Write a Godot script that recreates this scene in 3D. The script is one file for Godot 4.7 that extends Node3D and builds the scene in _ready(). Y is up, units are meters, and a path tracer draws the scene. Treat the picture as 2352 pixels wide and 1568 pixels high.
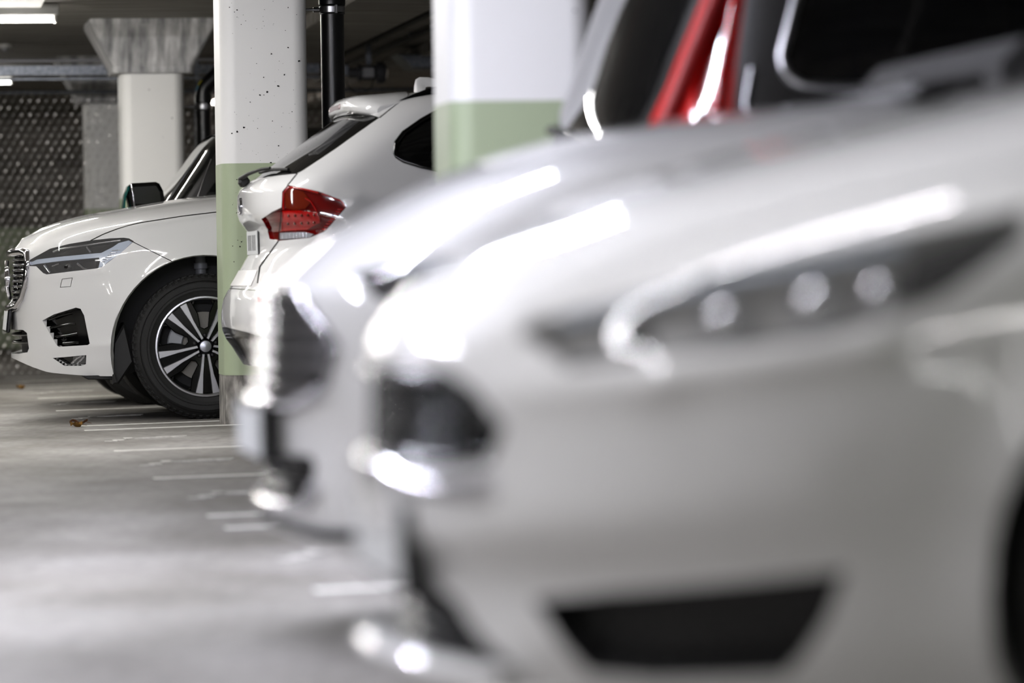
extends Node3D
# An underground car park seen along a row of parked cars with a long lens.
# World: x runs from the drive aisle into the parking stalls, y is up, the row of stalls runs along -z.

const BETA := 0.018            # the stall floor rises gently away from the aisle
const FLOOR_LEVEL_X := 1.9
const CEILING := 2.45

var mats := {}
var taken := {}

func _ready() -> void:
	# ---------- camera ----------
	var cam := Camera3D.new()
	cam.name = "camera"
	add_child(cam)
	var cx := Vector3(0.98851613, -0.01449652, 0.15041846)
	var cy := Vector3(0.0168014, 0.99975994, -0.01406351)
	var cz := Vector3(-0.15017848, 0.01642925, 0.98852238)
	cam.transform = Transform3D(Basis(cx, cy, cz).orthonormalized(), Vector3(0, 0.716, 0))
	var lens := CameraAttributesPhysical.new()
	lens.frustum_focal_length = 148.47
	lens.frustum_near = 0.1
	lens.frustum_far = 200.0
	lens.frustum_focus_distance = 21.0
	lens.exposure_aperture = 2.36
	cam.attributes = lens
	cam.current = true
	# ---------- air and exposure ----------
	var we := WorldEnvironment.new()
	we.name = "environment"
	var env := Environment.new()
	env.background_mode = Environment.BG_COLOR
	env.background_color = Color(0, 0, 0)
	env.tonemap_mode = Environment.TONE_MAPPER_LINEAR
	env.tonemap_exposure = 1.4
	env.sdfgi_enabled = true
	env.ssao_enabled = true
	env.ssil_enabled = true
	we.environment = env
	add_child(we)
	make_materials()
	build_lamps()
	build_room()
	build_pillars()
	build_services()
	build_fence()
	build_front_suv()
	build_crossover()
	build_dark_car()
	build_black_estate()
	build_sedan()
	build_hatchback()
	build_leaves()


# ======================================================================= helpers

func mat(called: String, c: Color, rough := 0.6, metal := 0.0) -> StandardMaterial3D:
	var m := StandardMaterial3D.new()
	m.resource_name = called
	m.albedo_color = c
	m.roughness = rough
	m.metallic = metal
	mats[called] = m
	return m

func noise_tex(seed_: int, freq: float, dark: float, light: float, size := 512, octaves := 5, dark_tint := Color(1, 1, 1), light_tint := Color(1, 1, 1)) -> NoiseTexture2D:
	var n := FastNoiseLite.new()
	n.seed = seed_
	n.frequency = freq
	n.fractal_octaves = octaves
	var t := NoiseTexture2D.new()
	t.width = size
	t.height = size
	t.seamless = true
	t.noise = n
	var g := Gradient.new()
	g.set_color(0, Color(dark * dark_tint.r, dark * dark_tint.g, dark * dark_tint.b))
	g.set_color(1, Color(light * light_tint.r, light * light_tint.g, light * light_tint.b))
	t.color_ramp = g
	return t

func make_materials() -> void:
	mat("lamp_grey", Color(0.7, 0.7, 0.69), 0.3)
	var p := mat("white_paint", Color(0.86, 0.86, 0.855), 0.5)
	p.clearcoat_enabled = true
	p.clearcoat = 1.0
	p.clearcoat_roughness = 0.03
	p = mat("black_paint", Color(0.02, 0.018, 0.016), 0.4)
	p.clearcoat_enabled = true
	p.clearcoat = 1.0
	p.clearcoat_roughness = 0.02
	mat("black_gloss", Color(0.02, 0.02, 0.022), 0.12)
	mat("black_plastic", Color(0.028, 0.028, 0.03), 0.6)
	mat("rubber", Color(0.03, 0.029, 0.028), 0.7)
	mat("chrome", Color(0.88, 0.88, 0.9), 0.08, 1.0)
	mat("satin_chrome", Color(0.62, 0.62, 0.63), 0.28, 1.0)
	mat("machined_alloy", Color(0.74, 0.74, 0.75), 0.3, 1.0)
	mat("hub_silver", Color(0.72, 0.73, 0.76), 0.3, 0.85)
	mat("brake_steel", Color(0.42, 0.41, 0.39), 0.45, 0.9)
	mat("caliper_grey", Color(0.55, 0.56, 0.58), 0.5, 0.3)
	mat("lamp_housing", Color(0.03, 0.03, 0.033), 0.45).metallic_specular = 0.2
	mat("light_guide", Color(0.70, 0.74, 0.80), 0.2)
	mat("clear_ribbed", Color(0.72, 0.73, 0.75), 0.15, 0.4)
	p = mat("clear_lens", Color(1, 1, 1, 0.06), 0.02)
	p.transparency = BaseMaterial3D.TRANSPARENCY_ALPHA
	p = mat("tinted_glass", Color(0.012, 0.014, 0.016, 0.9), 0.02)
	p.transparency = BaseMaterial3D.TRANSPARENCY_ALPHA
	p = mat("window_glass", Color(0.03, 0.04, 0.04, 0.55), 0.02)
	p.transparency = BaseMaterial3D.TRANSPARENCY_ALPHA
	p = mat("red_lens", Color(0.66, 0.035, 0.025), 0.1)
	p.clearcoat_enabled = true
	p.clearcoat_roughness = 0.02
	p = mat("dark_red_lens", Color(0.40, 0.016, 0.014), 0.08)
	p.clearcoat_enabled = true
	p.clearcoat_roughness = 0.02
	mat("amber_dark_lens", Color(0.36, 0.09, 0.03), 0.06)
	mat("frosted_red_lens", Color(0.5, 0.03, 0.035), 0.55)
	mat("pink_lens", Color(0.5, 0.35, 0.36), 0.12)
	mat("plate_white", Color(0.82, 0.83, 0.83), 0.4)
	mat("plate_ink", Color(0.06, 0.06, 0.07), 0.5)
	mat("emblem_blue", Color(0.08, 0.25, 0.5), 0.2)
	mat("teal_paint", Color(0.03, 0.24, 0.22), 0.2)
	mat("cabin_dark", Color(0.03, 0.03, 0.032), 0.8)

	# concrete, paint and metal of the building
	p = mat("floor_concrete", Color(1, 1, 1), 0.8)
	p.metallic_specular = 0.35
	p.albedo_texture = noise_tex(3, 0.006, 0.42, 0.68, 1024, 6, Color(1.0, 0.965, 0.91), Color(1.0, 0.985, 0.96))
	p.uv1_triplanar = true
	p.uv1_world_triplanar = true
	p.uv1_scale = Vector3(0.17, 0.17, 0.1)
	p.roughness_texture = noise_tex(9, 0.012, 0.62, 1.0, 512, 5)
	p.detail_enabled = true
	p.detail_blend_mode = BaseMaterial3D.BLEND_MODE_MUL
	p.detail_uv_layer = BaseMaterial3D.DETAIL_UV_2
	p.detail_albedo = noise_tex(21, 0.03, 0.8, 1.12, 512, 4)
	p.uv2_triplanar = true
	p.uv2_world_triplanar = true
	p.uv2_scale = Vector3(0.9, 0.9, 0.9)
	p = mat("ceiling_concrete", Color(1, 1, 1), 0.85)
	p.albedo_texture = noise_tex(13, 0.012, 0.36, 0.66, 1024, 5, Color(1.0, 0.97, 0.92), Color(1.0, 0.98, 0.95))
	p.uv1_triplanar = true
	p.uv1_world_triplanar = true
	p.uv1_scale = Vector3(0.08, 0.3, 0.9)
	p = mat("raw_concrete", Color(1, 1, 1), 0.85)
	p.albedo_texture = noise_tex(17, 0.012, 0.36, 1.0, 1024, 6, Color(0.97, 0.98, 1.0), Color(1, 1, 1))
	p.uv1_triplanar = true
	p.uv1_world_triplanar = true
	p.uv1_scale = Vector3(0.9, 0.14, 0.9)
	p = mat("base_concrete", Color(1, 1, 1), 0.85)
	p.albedo_texture = noise_tex(23, 0.012, 0.22, 0.78, 1024, 6, Color(0.98, 0.95, 0.9), Color(1.0, 0.98, 0.94))
	p.uv1_triplanar = true
	p.uv1_world_triplanar = true
	p.uv1_scale = Vector3(1.3, 0.5, 1.3)
	p = mat("white_wall_paint", Color(0.93, 0.93, 0.925), 0.5)
	p.uv1_triplanar = true
	p.uv1_world_triplanar = true
	mat("green_wall_paint", Color(0.645, 0.695, 0.575), 0.5)
	mat("pit_dark", Color(0.1, 0.095, 0.09), 0.9)
	p = mat("line_paint", Color(1, 1, 1), 0.6)
	p.albedo_texture = noise_tex(41, 0.02, 0.82, 0.95, 512, 5, Color(1, 0.99, 0.95), Color(1, 1, 0.98))
	p.uv1_triplanar = true
	p.uv1_world_triplanar = true
	p.uv1_scale = Vector3(2, 2, 2)
	p = mat("worn_line_paint", Color(1, 1, 1), 0.65)
	p.albedo_texture = noise_tex(43, 0.03, 0.62, 0.92, 512, 5, Color(1, 0.98, 0.94), Color(1, 1, 0.98))
	p.uv1_triplanar = true
	p.uv1_world_triplanar = true
	p.uv1_scale = Vector3(2, 2, 2)
	p = mat("galvanised", Color(1, 1, 1), 0.4, 0.7)
	p.albedo_texture = noise_tex(51, 0.02, 0.42, 0.66, 512, 3, Color(0.93, 0.97, 1.04), Color(0.95, 0.98, 1.04))
	p.uv1_triplanar = true
	p.uv1_world_triplanar = true
	p.uv1_scale = Vector3(2.5, 2.5, 2.5)
	mat("fence_wire", Color(0.86, 0.85, 0.84), 0.38, 0.9)
	mat("black_pipe", Color(0.03, 0.03, 0.034), 0.34)
	mat("fitting_white", Color(0.78, 0.78, 0.77), 0.45)
	mat("motor_grey", Color(0.27, 0.27, 0.29), 0.5, 0.3)
	mat("motor_plate", Color(0.6, 0.6, 0.62), 0.5, 0.4)
	mat("sticker_yellow", Color(0.85, 0.8, 0.1), 0.5)
	mat("sticker_blue", Color(0.45, 0.65, 0.72), 0.5)
	mat("leaf_brown", Color(0.34, 0.2, 0.09), 0.8)
	mat("leaf_ochre", Color(0.5, 0.36, 0.13), 0.8)

func numbered(called: String) -> String:
	if not taken.has(called):
		taken[called] = 0
		return called
	taken[called] += 1
	return "%s_%03d" % [called, taken[called]]

func tag(o: Node, label: String, category: String, group := "", kind := "") -> Node:
	if label: o.set_meta("label", label)
	if category: o.set_meta("category", category)
	if group: o.set_meta("group", group)
	if kind: o.set_meta("kind", kind)
	return o

func thing(called: String, label: String, category: String, at := Vector3.ZERO, group := "", kind := "") -> Node3D:
	var o := Node3D.new()
	o.name = numbered(called)
	o.position = at
	add_child(o)
	tag(o, label, category, group, kind)
	return o

func holder(called: String, parent: Node, at := Vector3.ZERO) -> Node3D:
	var o := Node3D.new()
	o.name = called
	o.position = at
	parent.add_child(o, true)
	return o

func put(called: String, g: Geo, m: Material, parent: Node, label := "") -> MeshInstance3D:
	var o := MeshInstance3D.new()
	o.name = numbered(called) if parent == self else called
	o.mesh = g.mesh(m)
	parent.add_child(o, true)
	if label: o.set_meta("label", label)
	return o

func ground(x: float) -> float:
	return BETA * (clampf(x, -2.2, 8.0) - FLOOR_LEVEL_X)

func pts(a: Array) -> PackedVector2Array:
	var r := PackedVector2Array()
	for i in a.size() / 2:
		r.append(Vector2(a[2 * i], a[2 * i + 1]))
	return r


# A pile of triangles with their own normals.
class Geo:
	var v := PackedVector3Array()
	var n := PackedVector3Array()

	func tri(a: Vector3, b: Vector3, c: Vector3, na: Vector3, nb: Vector3, nc: Vector3) -> void:
		if (b - a).cross(c - a).dot(na + nb + nc) > 0.0:
			v.append(a); v.append(c); v.append(b)
			n.append(na); n.append(nc); n.append(nb)
		else:
			v.append(a); v.append(b); v.append(c)
			n.append(na); n.append(nb); n.append(nc)

	func flat(a: Vector3, b: Vector3, c: Vector3, out: Vector3) -> void:
		var k := (b - a).cross(c - a).normalized()
		if k.dot(out) < 0.0: k = -k
		tri(a, b, c, k, k, k)

	func quad(a: Vector3, b: Vector3, c: Vector3, d: Vector3, out: Vector3) -> void:
		flat(a, b, c, out)
		flat(a, c, d, out)

	# rows of points; the normals come from the neighbours and point to the side of «out» (+1 or -1)
	func grid(rows: Array, out := 1.0, wrap := false) -> void:
		var h := rows.size()
		var w: int = rows[0].size()
		var nn := []
		for i in h:
			var r := PackedVector3Array()
			for j in w:
				var du: Vector3
				if wrap:
					du = rows[i][(j + 1) % w] - rows[i][(j - 1 + w) % w]
				else:
					du = rows[i][mini(j + 1, w - 1)] - rows[i][maxi(j - 1, 0)]
				var dv: Vector3 = rows[mini(i + 1, h - 1)][j] - rows[maxi(i - 1, 0)][j]
				r.append(du.cross(dv).normalized() * out)
			nn.append(r)
		for i in h - 1:
			for j in (w if wrap else w - 1):
				var k := (j + 1) % w
				tri(rows[i][j], rows[i][k], rows[i + 1][k], nn[i][j], nn[i][k], nn[i + 1][k])
				tri(rows[i][j], rows[i + 1][k], rows[i + 1][j], nn[i][j], nn[i + 1][k], nn[i + 1][j])

	# a prism: outline in the xy plane of xf, from z = 0 to depth, edges bevelled
	func prism(outline: PackedVector2Array, xf: Transform3D, depth: float, bevel := 0.0, smooth_deg := 35.0) -> void:
		var o := outline.duplicate()
		if Geometry2D.is_polygon_clockwise(o): o.reverse()
		var m := o.size()
		var edge := PackedVector2Array()
		for i in m:
			var d := (o[(i + 1) % m] - o[i]).normalized()
			edge.append(Vector2(d.y, -d.x))
		var inset := PackedVector2Array()
		for i in m:
			var a := edge[(i - 1 + m) % m]
			var b := edge[i]
			var s := a + b
			var k := s / maxf(s.length_squared() * 0.5, 0.3)
			inset.append(o[i] - k * bevel)
		var cap := Geometry2D.triangulate_polygon(inset)
		for side in 2:
			var z := depth if side else 0.0
			var nz := xf.basis * Vector3(0, 0, 1.0 if side else -1.0)
			for t in range(0, cap.size(), 3):
				flat(xf * Vector3(inset[cap[t]].x, inset[cap[t]].y, z), xf * Vector3(inset[cap[t + 1]].x, inset[cap[t + 1]].y, z), xf * Vector3(inset[cap[t + 2]].x, inset[cap[t + 2]].y, z), nz)
		for i in m:
			var j := (i + 1) % m
			var na := edge[i]
			var nb := edge[i]
			if edge[i].dot(edge[(i - 1 + m) % m]) > cos(deg_to_rad(smooth_deg)): na = (edge[i] + edge[(i - 1 + m) % m]).normalized()
			if edge[i].dot(edge[j]) > cos(deg_to_rad(smooth_deg)): nb = (edge[i] + edge[j]).normalized()
			var ra := xf.basis * Vector3(na.x, na.y, 0)
			var rb := xf.basis * Vector3(nb.x, nb.y, 0)
			var a0 := xf * Vector3(o[i].x, o[i].y, bevel)
			var b0 := xf * Vector3(o[j].x, o[j].y, bevel)
			var a1 := xf * Vector3(o[i].x, o[i].y, depth - bevel)
			var b1 := xf * Vector3(o[j].x, o[j].y, depth - bevel)
			tri(a0, b0, b1, ra, rb, rb)
			tri(a0, b1, a1, ra, rb, ra)
			if bevel > 0.0:
				quad(a0, b0, xf * Vector3(inset[j].x, inset[j].y, 0), xf * Vector3(inset[i].x, inset[i].y, 0), ra - xf.basis.z)
				quad(a1, b1, xf * Vector3(inset[j].x, inset[j].y, depth), xf * Vector3(inset[i].x, inset[i].y, depth), ra + xf.basis.z)

	func box(c: Vector3, s: Vector3, bevel := 0.0, basis := Basis()) -> void:
		var h := s * 0.5
		var o := PackedVector2Array([Vector2(-h.x, -h.y), Vector2(h.x, -h.y), Vector2(h.x, h.y), Vector2(-h.x, h.y)])
		if bevel > 0.0:
			o = PackedVector2Array()
			for q in [Vector2(-1, -1), Vector2(1, -1), Vector2(1, 1), Vector2(-1, 1)]:
				var k := Vector2(q.x * h.x, q.y * h.y)
				var a := k - Vector2(q.x * bevel, 0)
				var b := k - Vector2(0, q.y * bevel)
				if q.x * q.y > 0: o.append(b if q.x > 0 else b); o.append(a)
				else: o.append(a); o.append(b)
			if q_bad(o): o = Geometry2D.convex_hull(o)
			if o.size() > 1 and o[0].is_equal_approx(o[o.size() - 1]): o.remove_at(o.size() - 1)
		prism(o, Transform3D(basis, c + basis * Vector3(0, 0, -h.z)), s.z, bevel)

	func q_bad(_o: PackedVector2Array) -> bool:
		return true

	# a tube along a path; radius may be one number or one per point
	func tube(path: PackedVector3Array, radius, sides := 8, closed := false, squash := 1.0, roll := 0.0) -> void:
		var m := path.size()
		var rows := []
		var norm := []
		var up := Vector3(0.013, 1, 0.031)
		var ref := Vector3.ZERO
		for i in m:
			var d: Vector3
			if closed: d = path[(i + 1) % m] - path[(i - 1 + m) % m]
			else: d = path[mini(i + 1, m - 1)] - path[maxi(i - 1, 0)]
			d = d.normalized()
			if ref == Vector3.ZERO:
				ref = d.cross(up if absf(d.dot(up)) < 0.95 else Vector3(1, 0.1, 0)).normalized()
			ref = (ref - d * ref.dot(d)).normalized()
			var bi := d.cross(ref)
			var r: float = radius[i] if radius is Array or radius is PackedFloat32Array else radius
			var row := PackedVector3Array()
			var nrow := PackedVector3Array()
			var e1 := ref * cos(roll) + bi * sin(roll)
			var e2 := bi * cos(roll) - ref * sin(roll)
			for k in sides:
				var a := TAU * k / sides
				row.append(path[i] + e1 * cos(a) * r + e2 * sin(a) * r * squash)
				nrow.append((e1 * cos(a) + e2 * sin(a) / squash).normalized())
			rows.append(row)
			norm.append(nrow)
		if closed:
			rows.append(rows[0])
			norm.append(norm[0])
		for i in rows.size() - 1:
			for k in sides:
				var l := (k + 1) % sides
				tri(rows[i][k], rows[i][l], rows[i + 1][l], norm[i][k], norm[i][l], norm[i + 1][l])
				tri(rows[i][k], rows[i + 1][l], rows[i + 1][k], norm[i][k], norm[i + 1][l], norm[i + 1][k])
		if not closed:
			for k in sides:
				var l := (k + 1) % sides
				flat(path[0], rows[0][k], rows[0][l], path[0] - path[1])
				flat(path[m - 1], rows[m - 1][k], rows[m - 1][l], path[m - 1] - path[m - 2])

	# profile: (radius, height) turned about the y axis of xf; corners sharper than 35 degrees stay sharp
	func lathe(profile: PackedVector2Array, xf: Transform3D, sides := 24, from := 0.0, to := TAU) -> void:
		var m := profile.size()
		var seg := PackedVector2Array()
		for i in m - 1:
			var d := (profile[i + 1] - profile[i]).normalized()
			seg.append(Vector2(d.y, -d.x))
		for i in m - 1:
			var na := seg[i]
			var nb := seg[i]
			if i > 0 and seg[i].dot(seg[i - 1]) > 0.82: na = (seg[i] + seg[i - 1]).normalized()
			if i < m - 2 and seg[i].dot(seg[i + 1]) > 0.82: nb = (seg[i] + seg[i + 1]).normalized()
			for k in sides:
				var a := from + (to - from) * k / sides
				var b := from + (to - from) * (k + 1) / sides
				var p := PackedVector3Array()
				var q := PackedVector3Array()
				for w in [[a, 0], [b, 0], [b, 1], [a, 1]]:
					var r: Vector2 = profile[i + w[1]]
					var e: Vector2 = nb if w[1] else na
					p.append(xf * Vector3(r.x * cos(w[0]), r.y, r.x * sin(w[0])))
					q.append(xf.basis * Vector3(e.x * cos(w[0]), e.y, e.x * sin(w[0])))
				tri(p[0], p[1], p[2], q[0], q[1], q[2])
				tri(p[0], p[2], p[3], q[0], q[2], q[3])

	func ball(c: Vector3, r: Vector3, sides := 16) -> void:
		var p := PackedVector2Array()
		for i in sides / 2 + 1:
			var a := -PI / 2 + PI * i / (sides / 2)
			p.append(Vector2(maxf(cos(a), 0.0), sin(a)))
		lathe(p, Transform3D(Basis.from_scale(r), c), sides)

	func mirror_z() -> void:
		var m := v.size()
		for i in range(0, m, 3):
			for k in [0, 2, 1]:
				v.append(Vector3(v[i + k].x, v[i + k].y, -v[i + k].z))
				n.append(Vector3(n[i + k].x, n[i + k].y, -n[i + k].z))

	func flipped_z() -> Geo:
		var g := Geo.new()
		for i in range(0, v.size(), 3):
			for k in [0, 2, 1]:
				g.v.append(Vector3(v[i + k].x, v[i + k].y, -v[i + k].z))
				g.n.append(Vector3(n[i + k].x, n[i + k].y, -n[i + k].z))
		return g

	func mesh(m: Material) -> ArrayMesh:
		var a := []
		a.resize(Mesh.ARRAY_MAX)
		a[Mesh.ARRAY_VERTEX] = v
		a[Mesh.ARRAY_NORMAL] = n
		var r := ArrayMesh.new()
		if v.size() > 0:
			r.add_surface_from_arrays(Mesh.PRIMITIVE_TRIANGLES, a)
			r.surface_set_material(0, m)
		return r


# The skin of one half of a car: x runs back from the end that faces the aisle, y up, z outward.
# u: 0 at the centreline of that end, 1 where the rounded end has become the flank, then metres along it. t: 0 at the bottom edge, 1 on the centreline on top.
class Shell:
	var nose: PackedVector2Array      # t -> x of the end on the centreline
	var top: PackedVector2Array       # x -> y
	var bot: PackedVector2Array       # x -> y
	var wid: PackedVector2Array       # x -> half width
	var sec: PackedVector2Array       # t -> share of the half width
	var L := 0.6
	var N := 2.4
	var arches := []                  # [x, y, radius, flare height, flare width]
	var ridges := []                  # [x0, y0, x1, y1, height, width]: pressed creases
	var umax := 4.5
	var usteps := PackedFloat32Array()
	var tsteps := PackedFloat32Array()

	static func table(a: Array) -> PackedVector2Array:
		var r := PackedVector2Array()
		for i in a.size() / 2: r.append(Vector2(a[2 * i], a[2 * i + 1]))
		return r

	static func slope(T: PackedVector2Array, k: int) -> float:
		var m := T.size()
		if k == 0: return (T[1].y - T[0].y) / (T[1].x - T[0].x)
		if k == m - 1: return (T[m - 1].y - T[m - 2].y) / (T[m - 1].x - T[m - 2].x)
		var a := (T[k].y - T[k - 1].y) / (T[k].x - T[k - 1].x)
		var b := (T[k + 1].y - T[k].y) / (T[k + 1].x - T[k].x)
		return 0.0 if a * b <= 0.0 else 2.0 * a * b / (a + b)

	static func look(T: PackedVector2Array, x: float) -> float:
		var m := T.size()
		if x <= T[0].x: return T[0].y
		if x >= T[m - 1].x: return T[m - 1].y
		var i := 0
		while T[i + 1].x < x: i += 1
		var h := T[i + 1].x - T[i].x
		var q := (x - T[i].x) / h
		var q2 := q * q
		var q3 := q2 * q
		return (2 * q3 - 3 * q2 + 1) * T[i].y + (q3 - 2 * q2 + q) * slope(T, i) * h + (3 * q2 - 2 * q3) * T[i + 1].y + (q3 - q2) * slope(T, i + 1) * h

	func steps(nu: int, fine_to: float, nt: int, fine := 0.06, coarse := 0.25) -> void:
		for i in nu: usteps.append(float(i) / nu)
		var u := 1.0
		while u < umax:
			usteps.append(u)
			u += fine if u < fine_to else coarse
		usteps.append(umax)
		for i in nt + 1: tsteps.append(1.0 - pow(1.0 - float(i) / nt, 1.6))

	func at(u: float, t: float) -> Vector3:
		t = clampf(t, 0.0, 1.0)
		u = maxf(u, 0.0)
		var s := L + (u - 1.0)
		var p := 1.0
		if u < 1.0:
			s = L * (1.0 - pow(maxf(cos(u * PI / 2), 0.0), 2.0 / N))
			p = pow(sin(u * PI / 2), 2.0 / N)
		var x := look(nose, t) + s
		var b := look(bot, x)
		var y := b + t * (look(top, x) - b)
		var z := look(wid, x) * p * look(sec, t)
		for a in arches:
			var d: float = Vector2(x - a[0], y - a[1]).length() - a[2]
			if d < a[4]: z += a[3] * pow(1.0 - maxf(d, 0.0) / a[4], 2.0) * smoothstep(0.0, 0.6, p)
		for c in ridges:
			var q := Geometry2D.get_closest_point_to_segment(Vector2(x, y), Vector2(c[0], c[1]), Vector2(c[2], c[3]))
			z += c[4] * exp(-pow(q.distance_to(Vector2(x, y)) / c[5], 2.0))
		return Vector3(x, y, z)

	func normal(u: float, t: float) -> Vector3:
		var e := 0.004
		var u0 := maxf(u - e, 0.0)
		var t0 := maxf(t - e, 0.0)
		var t1 := minf(t + e, 1.0)
		var du := at(u + e, t) - at(u0, t)
		if u < e:
			du = Vector3(0, 0, 1)
		var dv := at(u, t1) - at(u, t0)
		if t1 > 0.9985: dv = at(u, 0.9985) - at(u, 0.99)
		var k := du.cross(dv).normalized()
		if k.dot(Vector3(-0.3 if u < 1.0 else 0.0, 0.2, 1.0)) < 0.0: k = -k
		return k

	func on(u: float, t: float, off: float) -> Vector3:
		var p := at(u, t)
		if off != 0.0: p += normal(u, t) * off
		return p

	# (x, y) seen from the side -> (u, t)
	func side(x: float, y: float) -> Vector2:
		var b := look(bot, x)
		var t := (y - b) / (look(top, x) - b)
		var s := x - look(nose, clampf(t, 0.0, 1.0))
		if s >= L: return Vector2(1.0 + s - L, t)
		return Vector2(acos(clampf(pow(1.0 - maxf(s, 0.0) / L, N / 2.0), 0.0, 1.0)) / (PI / 2), t)

	# (z, y) seen from the end -> (u, t)
	func front(z: float, y: float) -> Vector2:
		var x := nose[0].y
		var u := 0.0
		var t := 0.0
		for i in 8:
			var b := look(bot, x)
			t = (y - b) / (look(top, x) - b)
			var tc := clampf(t, 0.0, 1.0)
			var p := clampf(absf(z) / maxf(look(wid, x) * look(sec, tc), 0.01), 0.0, 1.0)
			u = asin(pow(p, N / 2.0)) / (PI / 2)
			x = look(nose, tc) + L * (1.0 - pow(maxf(cos(u * PI / 2), 0.0), 2.0 / N))
		return Vector2(u if z >= 0.0 else -0.02, t)

	# an outline in side or end view becomes one in (u, t), with extra points along its edges
	func outline(a: Array, from_front := false, closed := true, cuts := 4) -> PackedVector2Array:
		var r := PackedVector2Array()
		var m := a.size() / 2
		for i in (m if closed else m - 1):
			var p := Vector2(a[2 * i], a[2 * i + 1])
			var j := (i + 1) % m
			var q := Vector2(a[2 * j], a[2 * j + 1])
			for k in cuts:
				var w := p.lerp(q, float(k) / cuts)
				r.append(front(w.x, w.y) if from_front else side(w.x, w.y))
		if not closed:
			r.append(front(a[-2], a[-1]) if from_front else side(a[-2], a[-1]))
		return r

	func ring(cx: float, cy: float, r: float, count := 40) -> PackedVector2Array:
		var o := PackedVector2Array()
		for i in count: o.append(side(cx + r * cos(TAU * i / count), cy + r * sin(TAU * i / count)))
		return o

	# narrow slots along a line: panel gaps
	func slots(a: Array, width := 0.005, from_front := false) -> Array:
		var r := []
		for i in a.size() / 2 - 1:
			var p := Vector2(a[2 * i], a[2 * i + 1])
			var q := Vector2(a[2 * i + 2], a[2 * i + 3])
			var d := (q - p).normalized()
			var s := Vector2(-d.y, d.x) * width * 0.5
			p -= d * width * 0.4
			q += d * width * 0.4
			r.append(outline([p.x - s.x, p.y - s.y, q.x - s.x, q.y - s.y, q.x + s.x, q.y + s.y, p.x + s.x, p.y + s.y], from_front, true, 3))
		return r

	static func bounds(p: PackedVector2Array) -> Rect2:
		var r := Rect2(p[0], Vector2.ZERO)
		for q in p: r = r.expand(q)
		return r

	func lift(g: Geo, poly: PackedVector2Array, off: float) -> void:
		var tris := Geometry2D.triangulate_polygon(poly)
		var p := PackedVector3Array()
		var k := PackedVector3Array()
		for q in poly:
			var nn := normal(q.x, q.y)
			p.append(at(q.x, q.y) + nn * off)
			k.append(nn)
		for i in range(0, tris.size(), 3):
			g.tri(p[tris[i]], p[tris[i + 1]], p[tris[i + 2]], k[tris[i]], k[tris[i + 1]], k[tris[i + 2]])

	# the skin with holes; only inside «region» if there is one
	func panel(g: Geo, holes: Array, region := PackedVector2Array()) -> void:
		var boxes := []
		for h in holes: boxes.append(bounds(h).grow(0.0005))
		var P := []
		var K := []
		for u in usteps:
			var p := PackedVector3Array()
			var k := PackedVector3Array()
			for t in tsteps:
				p.append(at(u, t))
				k.append(normal(u, t))
			P.append(p)
			K.append(k)
		var rb := bounds(region).grow(0.0005) if region.size() else Rect2()
		for i in usteps.size() - 1:
			for j in tsteps.size() - 1:
				var cell := Rect2(usteps[i], tsteps[j], usteps[i + 1] - usteps[i], tsteps[j + 1] - tsteps[j])
				if region.size() and not rb.intersects(cell): continue
				var polys := [PackedVector2Array([cell.position, Vector2(cell.end.x, cell.position.y), cell.end, Vector2(cell.position.x, cell.end.y)])]
				var whole := true
				if region.size():
					var kept := Geometry2D.intersect_polygons(polys[0], region)
					if kept.size() == 0: continue
					if not (kept.size() == 1 and kept[0].size() == 4 and absf(area(kept[0]) - cell.get_area()) < 1e-7): whole = false
					polys = kept
				for h in holes.size():
					if not boxes[h].intersects(cell): continue
					var left := []
					for q in polys:
						for o in Geometry2D.clip_polygons(q, holes[h]):
							if not Geometry2D.is_polygon_clockwise(o): left.append(o)
					if not (left.size() == 1 and polys.size() == 1 and absf(area(left[0]) - area(polys[0])) < 1e-9): whole = false
					polys = left
				if whole:
					g.tri(P[i][j], P[i + 1][j], P[i + 1][j + 1], K[i][j], K[i + 1][j], K[i + 1][j + 1])
					g.tri(P[i][j], P[i + 1][j + 1], P[i][j + 1], K[i][j], K[i + 1][j + 1], K[i][j + 1])
				else:
					for q in polys: lift(g, q, 0.0)

	static func area(p: PackedVector2Array) -> float:
		var s := 0.0
		for i in p.size(): s += p[i].cross(p[(i + 1) % p.size()])
		return absf(s) * 0.5

	# a piece of the skin inside an outline, lifted along the normal
	func patch(g: Geo, poly: PackedVector2Array, off: float, cells := 10) -> void:
		var b := bounds(poly)
		for i in cells:
			for j in cells:
				var o := b.position + b.size * Vector2(float(i) / cells, float(j) / cells)
				var e := b.position + b.size * Vector2(float(i + 1) / cells, float(j + 1) / cells)
				for q in Geometry2D.intersect_polygons(PackedVector2Array([o, Vector2(e.x, o.y), e, Vector2(o.x, e.y)]), poly):
					lift(g, q, off)

	# the wall of an opening or the edge of a raised piece, between two distances from the skin
	func rim(g: Geo, poly: PackedVector2Array, from: float, to: float) -> void:
		var c := Vector3.ZERO
		for q in poly: c += at(q.x, q.y)
		c /= poly.size()
		for i in poly.size():
			var a := poly[i]
			var b := poly[(i + 1) % poly.size()]
			if a.x <= 0.0 and b.x <= 0.0: continue
			g.quad(on(a.x, a.y, from), on(b.x, b.y, from), on(b.x, b.y, to), on(a.x, a.y, to), c - at(a.x, a.y))

	# a raised slab on the skin
	func slab(g: Geo, poly: PackedVector2Array, low: float, high: float, cells := 8) -> void:
		patch(g, poly, high, cells)
		rim(g, poly, low, high)

	# points on the skin for a tube
	func path(a: Array, off: float, from_front := false, closed := false, cuts := 4) -> PackedVector3Array:
		var r := PackedVector3Array()
		for q in outline(a, from_front, closed, cuts): r.append(on(q.x, q.y, off))
		return r

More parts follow.
